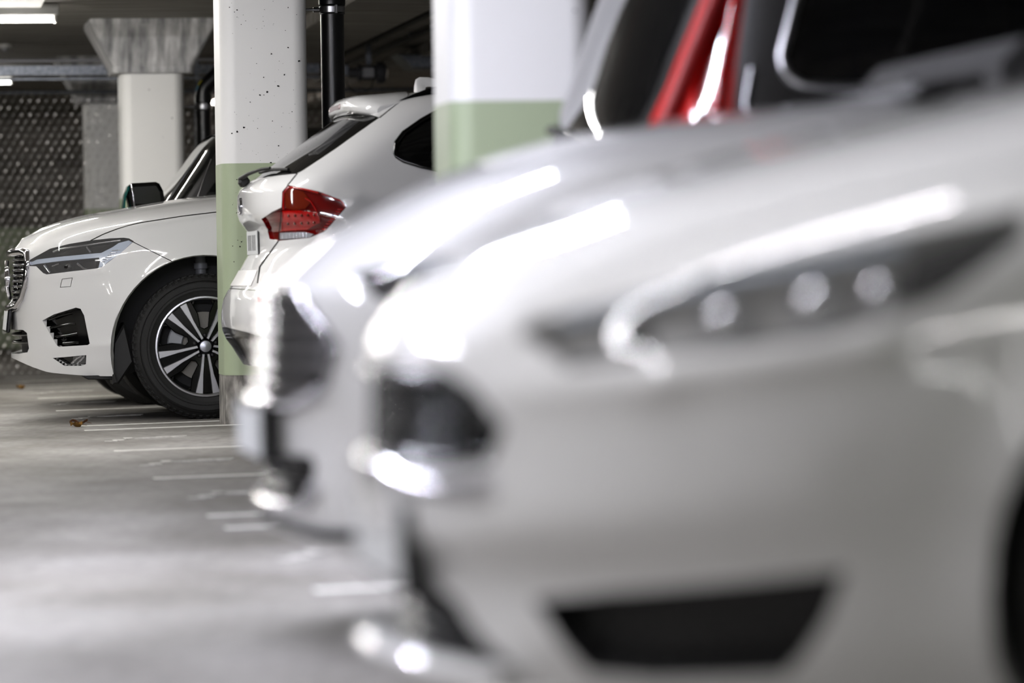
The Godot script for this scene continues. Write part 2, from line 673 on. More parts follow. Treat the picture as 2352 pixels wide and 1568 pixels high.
	# the same line carried across the centreline to the other side
	static func both(p: PackedVector3Array) -> PackedVector3Array:
		var r := PackedVector3Array()
		for i in range(p.size() - 1, 0, -1): r.append(Vector3(p[i].x, p[i].y, -p[i].z))
		for q in p: r.append(q)
		return r

# ======================================================================= lamps

func build_lamps() -> void:
	# batten fittings across the aisle, every 4.4 m
	var rows := [
		[35.0, 0.22, 0.0, "in the aisle behind the wire fence"],
		[26.7, 1.15, 0.0, "left of the flared column head"],
		[22.5, 0.68, 0.15, "beside the white SUV"],
		[18.4, 1.25, 0.3, "in front of the speckled pillar"],
		[10.1, 2.8, 1.0, "beside the black estate"],
		[5.4, 0.85, 0.6, "beside the nearest white car"],
		[-2.0, 0.4, 0.3, "just behind the camera"],
		[-9.0, 0.7, 0.3, "well behind the camera"],
		[-15.0, 0.7, 0.3, "at the near end wall"],
	]
	var spots := [[0.42, 0.31, "%s"], [-1.3, 0.38, "%s, middle of its line"], [-3.02, 0.40, "%s, far end of its line"]]
	for e in rows:
		var tint := Color(1.0, 0.985, 0.955).lerp(Color(0.935, 0.94, 1.0), e[2])
		for q in spots:
			batten(Vector3(q[0], CEILING, -e[0]), 1.5, tint, e[1] * q[1], "white batten lamp " + q[2] % e[3])
	# lamps of the further aisles, mirrored as small spots in the flank of the nearest car
	var nth := ["first", "second", "third", "fourth", "fifth"]
	for i in 5:
		for j in 2:
			batten(Vector3([-11.5, -17.5][j], CEILING, -9.5 + 4.6 * i), 1.5, Color(1.0, 0.985, 0.955), 0.4, "white batten lamp over the %s further aisle, %s from the far end of its row" % [["next", "last"][j], nth[i]])
	# storage rooms behind the fence
	batten(Vector3(3.5, CEILING, -39.4), 0.8, Color(1.0, 0.95, 0.9), 0.12, "white batten lamp behind the wire fence right of the first column", "")
	batten(Vector3(6.6, CEILING, -36.5), 1.5, Color(1.0, 0.93, 0.87), 0.1, "white batten lamp behind the wire fence far to the right", "")

const LAMP_POWER := 9.0

func batten(at: Vector3, length: float, tint: Color, power: float, label: String, group := "") -> void:
	var t := thing("batten_lamp", label, "lamp", at, group)
	var g := Geo.new()
	g.box(Vector3(0, -0.042, 0), Vector3(length + 0.07, 0.075, 0.075), 0.008)
	put("housing", g, mats.fitting_white, t)
	for s in [-1, 1]:
		g = Geo.new()
		g.box(Vector3(s * (length * 0.5 + 0.012), -0.1, 0), Vector3(0.02, 0.06, 0.05), 0.006)
		put("end_cap", g, mats.fitting_white, t)
	g = Geo.new()
	g.tube(PackedVector3Array([Vector3(-length * 0.5, -0.104, 0), Vector3(length * 0.5, -0.104, 0)]), 0.02, 12)
	var glow := StandardMaterial3D.new()
	glow.resource_name = "lamp_tube_glow"
	glow.albedo_color = Color(0.9, 0.9, 0.9)
	glow.emission_enabled = true
	glow.emission = tint
	glow.emission_energy_multiplier = 9.0
	put("tube", g, glow, t)
	# the tube shines sideways as well as down: one light on each flank
	for k in [-1.0, 1.0]:
		var a := AreaLight3D.new()
		a.name = "tube_light" if k < 0 else "tube_light_001"
		a.area_size = Vector2(length, 0.045)
		a.light_color = tint
		a.light_energy = LAMP_POWER * power
		a.area_range = 40.0
		a.area_attenuation = 2.0
		a.shadow_enabled = true
		a.position = Vector3(0, -0.117, 0.024 * k)
		a.rotation = Vector3(-PI / 2 + k * deg_to_rad(52.0), 0, 0)
		t.add_child(a)


# ======================================================================= the building

func slab_box(called: String, lo: Vector3, hi: Vector3, m: Material, label: String, category: String) -> MeshInstance3D:
	var g := Geo.new()
	g.box((lo + hi) * 0.5, hi - lo)
	var o := put(called, g, m, self)
	tag(o, label, category, "", "structure")
	return o

func build_room() -> void:
	# floor: level in the aisle, rising gently through the stalls
	var g := Geo.new()
	var xs := [-26.0, -2.2, 8.0]
	for i in 2:
		var a := Vector3(xs[i], ground(xs[i]), 22)
		var b := Vector3(xs[i + 1], ground(xs[i + 1]), 22)
		var c := Vector3(xs[i + 1], ground(xs[i + 1]), -46)
		var d := Vector3(xs[i], ground(xs[i]), -46)
		g.quad(a, b, c, d, Vector3.UP)
		var k := Vector3(0, -0.3, 0)
		g.quad(a + k, b + k, c + k, d + k, Vector3.DOWN)
		g.quad(a, b, b + k, a + k, Vector3.BACK)
		g.quad(d, c, c + k, d + k, Vector3.FORWARD)
	var floor_ := put("floor", g, mats.floor_concrete, self)
	tag(floor_, "smooth grey concrete floor with painted stall lines", "floor", "", "structure")
	# painted lines: E, F etc. are the pairs on both sides of a pillar
	for z in [31.6, 29.1, 28.5, 26.0, 23.5, 21.0, 20.38, 17.88, 15.38, 12.9, 12.25, 9.75, 7.25, 4.75, 4.1]:
		g = Geo.new()
		var w := 0.085
		var x0 := 1.01 if z < 31 else 0.98
		var o := PackedVector2Array([Vector2(x0, z - w / 2), Vector2(5.9, z - w / 2), Vector2(5.9, z + w / 2), Vector2(x0, z + w / 2)])
		painted(g, o)
		put("parking_line", g, mats.line_paint if z < 29 else mats.worn_line_paint, floor_)
	# stall numbers, worn thin: strokes only
	for z in [30.35, 27.25, 24.75, 22.25, 19.12, 16.62, 14.12, 11.0, 8.5]:
		g = Geo.new()
		for s in [[1.03, 1.085, 0.14, 0.19], [1.07, 1.12, 0.03, 0.13], [1.135, 1.4, -0.03, 0.0], [1.15, 1.38, -0.1, -0.065], [1.28, 1.42, -0.17, -0.13], [1.13, 1.17, -0.17, 0.0]]:
			painted(g, PackedVector2Array([Vector2(s[0], z - s[3]), Vector2(s[1], z - s[3]), Vector2(s[1], z - s[2]), Vector2(s[0], z - s[2])]))
		put("stall_number", g, mats.worn_line_paint, floor_)
	slab_box("ceiling", Vector3(-26, CEILING, -46), Vector3(8, CEILING + 0.3, 22), mats.ceiling_concrete, "dark board-marked concrete ceiling of the car park", "ceiling")
	slab_box("wall_left", Vector3(-26.3, -0.4, -46), Vector3(-26, CEILING + 0.3, 22), mats.ceiling_concrete, "dark bare concrete wall at the far side of the car park", "wall")
	slab_box("wall_right", Vector3(8, -0.4, -46), Vector3(8.3, CEILING + 0.3, 22), mats.white_wall_paint, "pale painted wall at the heads of the stalls", "wall")
	slab_box("wall_front", Vector3(-26.3, -0.4, 22), Vector3(8.3, CEILING + 0.3, 22.3), mats.ceiling_concrete, "dark bare concrete wall at the near end of the car park", "wall")
	slab_box("wall_back", Vector3(-26.3, 1.26, -46.3), Vector3(8.3, CEILING + 0.3, -45), mats.ceiling_concrete, "far wall with weak light put into its grey, seen through the wire fence", "wall")  # the weak light on this far wall is put into the darker material
	slab_box("wall_back_lower", Vector3(-26.3, -0.4, -46.3), Vector3(8.3, 1.26, -44.995), mats.green_wall_paint, "green painted lower band of the far wall behind the wire fence", "wall")
	g = Geo.new()
	g.box(Vector3(0.1, CEILING - 0.018, -25.75), Vector3(1.98, 0.036, 1.7), 0.004)
	var panel_ := put("ceiling_panel", g, mats.white_wall_paint, self)
	tag(panel_, "white ceiling panel in front of the batten lamp at upper left", "panel", "", "structure")
	# ceiling beams running along the stalls
	for b in [[2.9, 3.5], [4.15, 4.5]]:
		g = Geo.new()
		g.box(Vector3((b[0] + b[1]) / 2, CEILING - 0.045, -18), Vector3(b[1] - b[0], 0.09, 46), 0.01)
		var o := put("ceiling_beam", g, mats.ceiling_concrete, self)
		tag(o, "%s concrete rib running along the ceiling above the stalls" % ("broad shallow" if b[0] < 3.5 else "narrow shallow"), "beam", "", "structure")

func painted(g: Geo, o: PackedVector2Array) -> void:
	# o: (x, distance along the row); a coat 1.5 mm thick, lying on the sloping floor
	var hi := PackedVector3Array()
	var lo := PackedVector3Array()
	for p in o:
		hi.append(Vector3(p.x, ground(p.x) + 0.0018, -p.y))
		lo.append(Vector3(p.x, ground(p.x) - 0.002, -p.y))
	g.quad(hi[0], hi[1], hi[2], hi[3], Vector3.UP)
	for i in 4:
		var j := (i + 1) % 4
		g.quad(lo[i], lo[j], hi[j], hi[i], (hi[i] + hi[j]) * 0.5 - (hi[0] + hi[2]) * 0.5)

func rounded_rect(w: float, d: float, r: float, n := 6) -> PackedVector2Array:
	var o := PackedVector2Array()
	for q in 4:
		var c := Vector2((w / 2 - r) * (1 if q == 0 or q == 3 else -1), (d / 2 - r) * (1 if q < 2 else -1))
		for i in n + 1:
			var a := PI / 2 * q + PI / 2 * i / n
			o.append(c + Vector2(cos(a), sin(a)) * r)
	return o

# a post with a rounded rectangular section; levels: [y, width, depth, corner radius]
func shaft(g: Geo, levels: Array, skew := 0.0) -> void:
	for i in levels.size() - 1:
		var a: Array = levels[i]
		var b: Array = levels[i + 1]
		var p := rounded_rect(a[1], a[2], a[3])
		var q := rounded_rect(b[1], b[2], b[3])
		var m := p.size()
		for k in m:
			var l := (k + 1) % m
			var A := Vector3(p[k].x + skew * a[0], a[0], p[k].y)
			var B := Vector3(p[l].x + skew * a[0], a[0], p[l].y)
			var C := Vector3(q[l].x + skew * b[0], b[0], q[l].y)
			var D := Vector3(q[k].x + skew * b[0], b[0], q[k].y)
			var nk := corner_normal(p, k, a[1], a[2], a[3], A, D)
			var nl := corner_normal(p, l, a[1], a[2], a[3], B, C)
			g.tri(A, B, C, nk, nl, nl)
			g.tri(A, C, D, nk, nl, nk)

func corner_normal(p: PackedVector2Array, k: int, w: float, d: float, r: float, lo: Vector3, hi: Vector3) -> Vector3:
	var c := Vector2(signf(p[k].x) * (w / 2 - r), signf(p[k].y) * (d / 2 - r))
	var h := (p[k] - c).normalized()
	var side := Vector3(-h.y, 0, h.x)
	var k2 := (hi - lo).cross(side).normalized()
	return k2 if k2.dot(Vector3(h.x, 0, h.y)) > 0.0 else -k2

func caps(g: Geo, y: float, w: float, d: float, r: float, up: float) -> void:
	var p := rounded_rect(w, d, r)
	for k in p.size():
		var l := (k + 1) % p.size()
		g.flat(Vector3(0, y, 0), Vector3(p[k].x, y, p[k].y), Vector3(p[l].x, y, p[l].y), Vector3(0, up, 0))

func build_pillars() -> void:
	# distance of the front face along the row; heights of the green band
	var list := [
		[20.45, 0.235, 1.262, "white and green pillar speckled with pits beside the front wheel of the white SUV", 210],
		[12.3, 0.3, 1.22, "blurred white and green pillar in front of the rear of the black estate", 14],
		[28.55, 0.235, 1.25, "white pillar with a flared concrete head behind the white SUV bonnet", 22],
		[33.35, 0.3, 1.26, "white pillar standing behind the wire fence with a flared head", 6],
		[4.17, 0.235, 1.22, "white and green pillar beside the nearest white car, outside the picture", 0],
		[-3.9, 0.235, 1.22, "white and green pillar behind the camera", 0],
	]
	var rng := RandomNumberGenerator.new()
	rng.seed = 77
	for e in list:
		var w := 0.425
		var d := 0.45
		var r := 0.075
		var t := thing("pillar", e[3], "pillar", Vector3(1.912, 0, -e[0] - d / 2), "", "structure")
		var g := Geo.new()
		shaft(g, [[-0.06, w + 0.004, d + 0.004, r], [e[1], w, d, r]])
		put("bare_base", g, mats.base_concrete, t, "bare stained concrete foot")
		g = Geo.new()
		shaft(g, [[e[1], w + 0.004, d + 0.004, r], [e[2], w + 0.004, d + 0.004, r]])
		put("green_band", g, mats.green_wall_paint, t, "pale green painted lower band")
		g = Geo.new()
		shaft(g, [[e[2], w + 0.002, d + 0.002, r], [2.10, w + 0.002, d + 0.002, r]])
		put("white_shaft", g, mats.white_wall_paint, t)
		g = Geo.new()
		shaft(g, [[2.092, 0.555, 0.57, 0.05], [2.135, 0.56, 0.575, 0.05]])
		shaft(g, [[2.135, 0.56, 0.575, 0.05], [2.415, 0.85, 0.85, 0.03]])
		shaft(g, [[2.415, 0.85, 0.85, 0.03], [CEILING + 0.01, 0.855, 0.855, 0.03]])
		caps(g, 2.092, 0.555, 0.57, 0.05, -1)
		put("flared_head", g, mats.raw_concrete, t, "flared head of streaked bare concrete")
		if e[4] > 0:
			g = Geo.new()
			for i in e[4]:
				var y: float = rng.randf_range(0.3, 2.05)
				var x: float = rng.randf_range(-w / 2 + r * 0.6, w / 2 - r * 0.5)
				var s: float = 0.0011 + 0.004 * pow(rng.randf(), 4.0)
				var o := PackedVector2Array()
				for q in 7:
					var k: float = s * rng.randf_range(0.6, 1.25)
					o.append(Vector2(x + cos(TAU * q / 7) * k * 1.2, y + sin(TAU * q / 7) * k))
				var back: float = 0.0
				if absf(x) > w / 2 - r: back = r - sqrt(maxf(r * r - pow(absf(x) - w / 2 + r, 2), 0.0))
				g.prism(o, Transform3D(Basis(), Vector3(0, 0, d / 2 - back - 0.002)), 0.0047)
			var o := put("pits", g, mats.pit_dark, t, "small dark pits in the face")
			o.set_meta("kind", "stuff")

func build_services() -> void:
	# drain pipe with its clamp beside the sharp pillar
	drain(Vector3(2.275, 0, -20.72), 0.0585, false, "black drain pipe with a brass clamp right of the speckled pillar")
	drain(Vector3(2.275, 0, -28.85), 0.053, true, "black drain pipe with an elbow behind the speckled pillar")
	drain(Vector3(2.275, 0, -12.55), 0.0585, false, "black drain pipe beside the blurred pillar behind the black estate")
	# galvanised cable tray under the ceiling, in front of the fence
	var t := thing("cable_tray", "galvanised cable tray running under the ceiling in front of the fence", "cable tray", Vector3(0, 0, -31.0))
	var g := Geo.new()
	g.box(Vector3(-0.4, 2.228, 0), Vector3(7.4, 0.004, 0.004))
	var c := PackedVector2Array([Vector2(-0.03, 2.2), Vector2(0.03, 2.2), Vector2(0.03, 2.206), Vector2(-0.024, 2.206), Vector2(-0.024, 2.262), Vector2(0.03, 2.262), Vector2(0.03, 2.268), Vector2(-0.03, 2.268)])
	var turned := Transform3D(Basis(Vector3(0, 0, 1), Vector3(0, 1, 0), Vector3(1, 0, 0)), Vector3(-4.1, 0, 0))
	g.prism(c, turned, 7.4)
	g.box(Vector3(-0.4, 2.235, 0.026), Vector3(7.4, 0.058, 0.004))
	put("channel", g, mats.galvanised, t)
	g = Geo.new()
	g.box(Vector3(-0.4, 2.172, 0), Vector3(7.4, 0.017, 0.05), 0.002)
	put("lower_rail", g, mats.galvanised, t)
	g = Geo.new()
	g.tube(PackedVector3Array([Vector3(-4.1, 2.305, 0.02), Vector3(3.2, 2.305, 0.02)]), 0.014, 8)
	put("conduit", g, mats.motor_plate, t)
	for x in [-3.4, -2.1, -0.9, 0.5, 1.75, 2.9]:
		g = Geo.new()
		g.box(Vector3(x, 2.36, 0), Vector3(0.03, 0.2, 0.02))
		g.box(Vector3(x, 2.28, 0), Vector3(0.1, 0.012, 0.05))
		put("hanger", g, mats.galvanised, t)
	# motor at the end of the tray
	t = thing("motor_unit", "dark grey motor unit at the end of the tray between the two pillars", "motor", Vector3(3.67, 2.2, -31.0))
	g = Geo.new()
	var lay := Transform3D(Basis(Vector3(0, 1, 0), Vector3(1, 0, 0), Vector3(0, 0, -1)), Vector3.ZERO)
	g.lathe(pts([0, -0.15, 0.035, -0.15, 0.038, -0.09, 0.062, -0.085, 0.062, -0.06, 0.055, -0.055, 0.055, 0.05, 0.078, 0.055, 0.08, 0.1, 0.065, 0.125, 0.03, 0.135, 0, 0.136]), lay, 20)
	put("casing", g, mats.motor_grey, t)
	g = Geo.new()
	g.box(Vector3(-0.01, 0.0, 0.055), Vector3(0.085, 0.075, 0.05), 0.006)
	put("terminal_box", g, mats.motor_plate, t)
	g = Geo.new()
	g.box(Vector3(-0.2, 0.02, 0), Vector3(0.1, 0.08, 0.06), 0.005)
	put("end_bracket", g, mats.galvanised, t)
	g = Geo.new()
	g.box(Vector3(0, 0.16, 0), Vector3(0.04, 0.2, 0.03), 0.004)
	put("bracket", g, mats.galvanised, t)
	g = Geo.new()
	var loop := PackedVector3Array()
	for i in 13: loop.append(Vector3(-0.07 - 0.1 * cos(PI * i / 12), -0.05 - 0.1 * sin(PI * i / 12), 0.02))
	g.tube(loop, 0.005, 6)
	put("cable", g, mats.black_plastic, t)
	# duct end further right
	t = thing("air_duct", "grey sheet metal duct end hanging under the ceiling right of the motor", "duct", Vector3(4.3, 2.33, -32.0))
	g = Geo.new()
	g.prism(pts([-0.32, 0.05, 0.5, 0.05, 0.5, -0.06, -0.2, -0.06]), Transform3D(Basis(), Vector3(0, 0, -0.25)), 0.5, 0.01)
	put("sheet_casing", g, mats.galvanised, t)
	g = Geo.new()
	for x in [-0.1, 0.4]: g.box(Vector3(x, 0.08, 0.2), Vector3(0.02, 0.08, 0.02))
	put("hanger", g, mats.galvanised, t)
	for x in [3.42, 3.66, 3.9]:
		t = thing("ceiling_conduit", "%s dark conduit of the three along the ceiling above the motor" % {3.42: "left", 3.66: "middle", 3.9: "right"}[x], "conduit", Vector3(x, CEILING, 0), "conduits above the motor")
		g = Geo.new()
		g.box(Vector3(0, -0.028, -26), Vector3(0.04, 0.035, 22), 0.004)
		put("casing", g, mats.black_plastic, t)
		for k in 5:
			g = Geo.new()
			g.box(Vector3(0, -0.01, -17 - 4.4 * k), Vector3(0.07, 0.02, 0.05), 0.003)
			put("clip", g, mats.galvanised, t)
	# smoke detector
	t = thing("smoke_detector", "white round smoke detector on the ceiling at upper left", "detector", Vector3(1.02, CEILING, -31.4))
	g = Geo.new()
	g.lathe(pts([0, 0, 0.053, 0, 0.053, -0.02, 0.046, -0.026, 0, -0.026]), Transform3D(), 20)
	put("base_plate", g, mats.fitting_white, t)
	g = Geo.new()
	g.lathe(pts([0.03, -0.026, 0.026, -0.045, 0.012, -0.055, 0, -0.056]), Transform3D(), 20)
	put("sensor_dome", g, mats.motor_plate, t)

func drain(at: Vector3, r: float, elbow: bool, label: String) -> void:
	var t := thing("drain_pipe", label, "pipe", at)
	var g := Geo.new()
	var top := CEILING
	if elbow:
		var path := PackedVector3Array([Vector3(0, -0.05, 0), Vector3(0, 1.0, 0), Vector3(0, 1.955, 0)])
		for i in 7:
			var a := PI / 4 * i / 6
			path.append(Vector3(0.09 * (1 - cos(a)), 1.96 + 0.09 * sin(a), 0))
		path.append(path[-1] + Vector3(0.4, 0.4, 0))
		g.tube(path, r, 20)
		put("pipe", g, mats.black_pipe, t)
		g = Geo.new()
		g.tube(PackedVector3Array([Vector3(0, 1.9, 0), Vector3(0, 1.905, 0), Vector3(0, 1.955, 0), Vector3(0, 1.96, 0)]), PackedFloat32Array([r, r + 0.007, r + 0.007, r]), 20)
		put("socket", g, mats.black_pipe, t)
		for k in 2:
			g = Geo.new()
			var y0 := 1.985 + 0.035 * k
			var arc := PackedVector3Array()
			for i in 5:
				var y := y0 + 0.033 * i / 4
				arc.append(Vector3(-r - 0.0015 + 1.5 * pow(maxf(y - 1.965, 0), 1.5) * 1.15, y, 0.02))
			g.tube(arc, 0.006, 6)
			put("sticker", g, mats.sticker_blue if k == 0 else mats.sticker_yellow, t)
	else:
		g.tube(PackedVector3Array([Vector3(0, -0.05, 0), Vector3(0, top, 0)]), r, 28)
		put("pipe", g, mats.black_pipe, t)
		g = Geo.new()
		g.lathe(pts([r, 2.04, r + 0.008, 2.045, r + 0.008, 2.14, r + 0.003, 2.15, r, 2.15]), Transform3D(), 28)
		put("socket", g, mats.black_pipe, t)
	var cy := 1.875 if elbow else 2.02
	g = Geo.new()
	g.lathe(pts([r, cy - 0.016, r + 0.005, cy - 0.014, r + 0.005, cy + 0.014, r, cy + 0.016]), Transform3D(), 28)
	for s in [-1, 1]:
		g.lathe(pts([r, cy + s * 0.02 - 0.004, r + 0.008, cy + s * 0.02, r, cy + s * 0.02 + 0.004]), Transform3D(), 28)
	put("clamp", g, mats.satin_chrome, t)
	g = Geo.new()
	g.box(Vector3(0.012, cy, r + 0.012), Vector3(0.016, 0.045, 0.02), 0.003)
	put("clamp_bolt", g, mats.satin_chrome, t)
	g = Geo.new()
	var reach := at.x - 1.912 - 0.2125
	g.tube(PackedVector3Array([Vector3(-reach, cy, 0), Vector3(-r, cy, 0)]), 0.008, 10)
	g.tube(PackedVector3Array([Vector3(-reach * 0.62, cy, 0), Vector3(-r * 1.1, cy, 0)]), 0.014, 6)
	g.box(Vector3(-reach + 0.004, cy + 0.02, 0), Vector3(0.006, 0.16, 0.04), 0.001)
	put("wall_bracket", g, mats.satin_chrome, t)

func build_fence() -> void:
	var z := -32.9
	var t := thing("wire_fence", "tall chain-link wire fence across the garage behind the parked cars", "fence", Vector3(0, 0, z))
	var y0 := -0.03
	var y1 := 2.16
	var g := Geo.new()
	var cw := 0.0645
	var ch := 0.108
	var run: float = (y1 - y0) * cw / ch
	for way in [-1.0, 1.0]:
		var x := -6.0 - run
		while x < 7.8 + run:
			var a := Vector2(x, y0)
			var b := Vector2(x + way * run, y1)
			if maxf(a.x, b.x) > -6.0 and minf(a.x, b.x) < 7.8:
				g.tube(PackedVector3Array([Vector3(a.x, a.y, way * 0.003), Vector3(b.x, b.y, way * 0.003)]), 0.0008, 3)
			x += cw
	var o := put("wire_mesh", g, mats.fence_wire, t)
	o.set_meta("kind", "stuff")
	# the twisted crossings that catch the light
	var k := Geo.new()
	k.prism(pts([-0.0095, -0.009, 0.0095, -0.009, 0.002, 0.0115, -0.002, 0.0115]), Transform3D(Basis(), Vector3(0, 0, -0.003)), 0.006, 0.002)
	var mm := MultiMesh.new()
	mm.transform_format = MultiMesh.TRANSFORM_3D
	mm.mesh = k.mesh(mats.fence_wire)
	var where := []
	var rng := RandomNumberGenerator.new()
	rng.seed = 5
	var rows := int((y1 - y0) / (ch / 2))
	for i in rows:
		var x := -2.2 + (cw / 2 if i % 2 else 0.0)
		while x < 6.0:
			where.append(Transform3D(Basis.from_euler(Vector3(rng.randf_range(-0.3, 0.16), rng.randf_range(-0.25, 0.25), 0.0)), Vector3(x, y0 + 0.02 + i * ch / 2, 0.0)))
			x += cw
	mm.instance_count = where.size()
	for i in where.size(): mm.set_instance_transform(i, where[i])
	var mi := MultiMeshInstance3D.new()
	mi.name = "wire_knots"
	mi.multimesh = mm
	t.add_child(mi, true)
	mi.set_meta("kind", "stuff")
	for x in [-6.0, -3.0, 0.0 - 0.9, 2.55, 5.2, 7.8]:
		g = Geo.new()
		g.tube(PackedVector3Array([Vector3(x, -0.1, -0.03), Vector3(x, 2.45, -0.03)]), 0.022, 12)
		put("post", g, mats.galvanised, t)
	g = Geo.new()
	g.tube(PackedVector3Array([Vector3(-6, y1, -0.02), Vector3(7.8, y1, -0.02)]), 0.016, 10)
	put("top_rail", g, mats.galvanised, t)

func build_leaves() -> void:
	var rng := RandomNumberGenerator.new()
	rng.seed = 12
	var list := [[1.0, 20.9, "leaf_ochre", "curled ochre leaf on the floor left of the front wheel of the white SUV"], [1.025, 21.25, "leaf_brown", "brown leaf beside the end of the stall line under the white SUV"], [0.99, 28.4, "leaf_ochre", "small ochre leaf on the floor by the far stall lines"], [1.88, 29.6, "leaf_brown", "small brown leaf under the front bumper of the white SUV"]]
	for e in list:
		var g := Geo.new()
		var rows := []
		for i in 7:
			var row := PackedVector3Array()
			var w := 0.022 * sin(PI * (0.08 + 0.84 * i / 6.0))
			for j in 5:
				var q := (j - 2) / 2.0
				row.append(Vector3(-0.045 + 0.015 * i, 0.004 + 0.012 * q * q + 0.01 * sin(i * 1.3), q * w * (1 + 0.3 * sin(i * 2.5))))
			rows.append(row)
		g.grid(rows, 1.0)
		g.tube(PackedVector3Array([Vector3(0.04, 0.008, 0), Vector3(0.065, 0.004, 0.006)]), 0.0012, 5)
		var o := put("dry_leaf", g, mats[e[2]], self)
		o.position = Vector3(e[0], ground(e[0]) + 0.002, -e[1])
		o.rotation.y = rng.randf_range(-1, 1)
		tag(o, e[3], "leaf")

# ======================================================================= car parts

func car(called: String, label: String, x: float, row: float, group := "") -> Node3D:
	var t := thing(called, label, "car", Vector3(x, ground(x), -row), group)
	t.rotation.z = BETA
	return t

# both sides of a skin piece as one part
func pair(called: String, g: Geo, m: Material, parent: Node, label := "") -> MeshInstance3D:
	g.mirror_z()
	return put(called, g, m, parent, label)

# the same piece on both sides as two parts
func twins(called: String, g: Geo, m: Material, parent: Node, label := "") -> void:
	var far := g.flipped_z()
	put(called, g, m, parent, label)
	put(called, far, m, parent, label)

func spoke_outline(r0: float, r1: float, w0: float, w1: float, mid: float, off: float) -> PackedVector2Array:
	# a twin spoke: narrow at the hub, broad and faceted at the rim, leaning away from its twin
	return PackedVector2Array([Vector2(off * 0.35 - w0, r0), Vector2(off * 0.35 + w0, r0), Vector2(off * 0.8 + w0 * 1.3, mid), Vector2(off * 1.25 + w1, r1), Vector2(off * 1.25 - w1 * 0.75, r1), Vector2(off * 0.75 - w0 * 1.2, mid)])

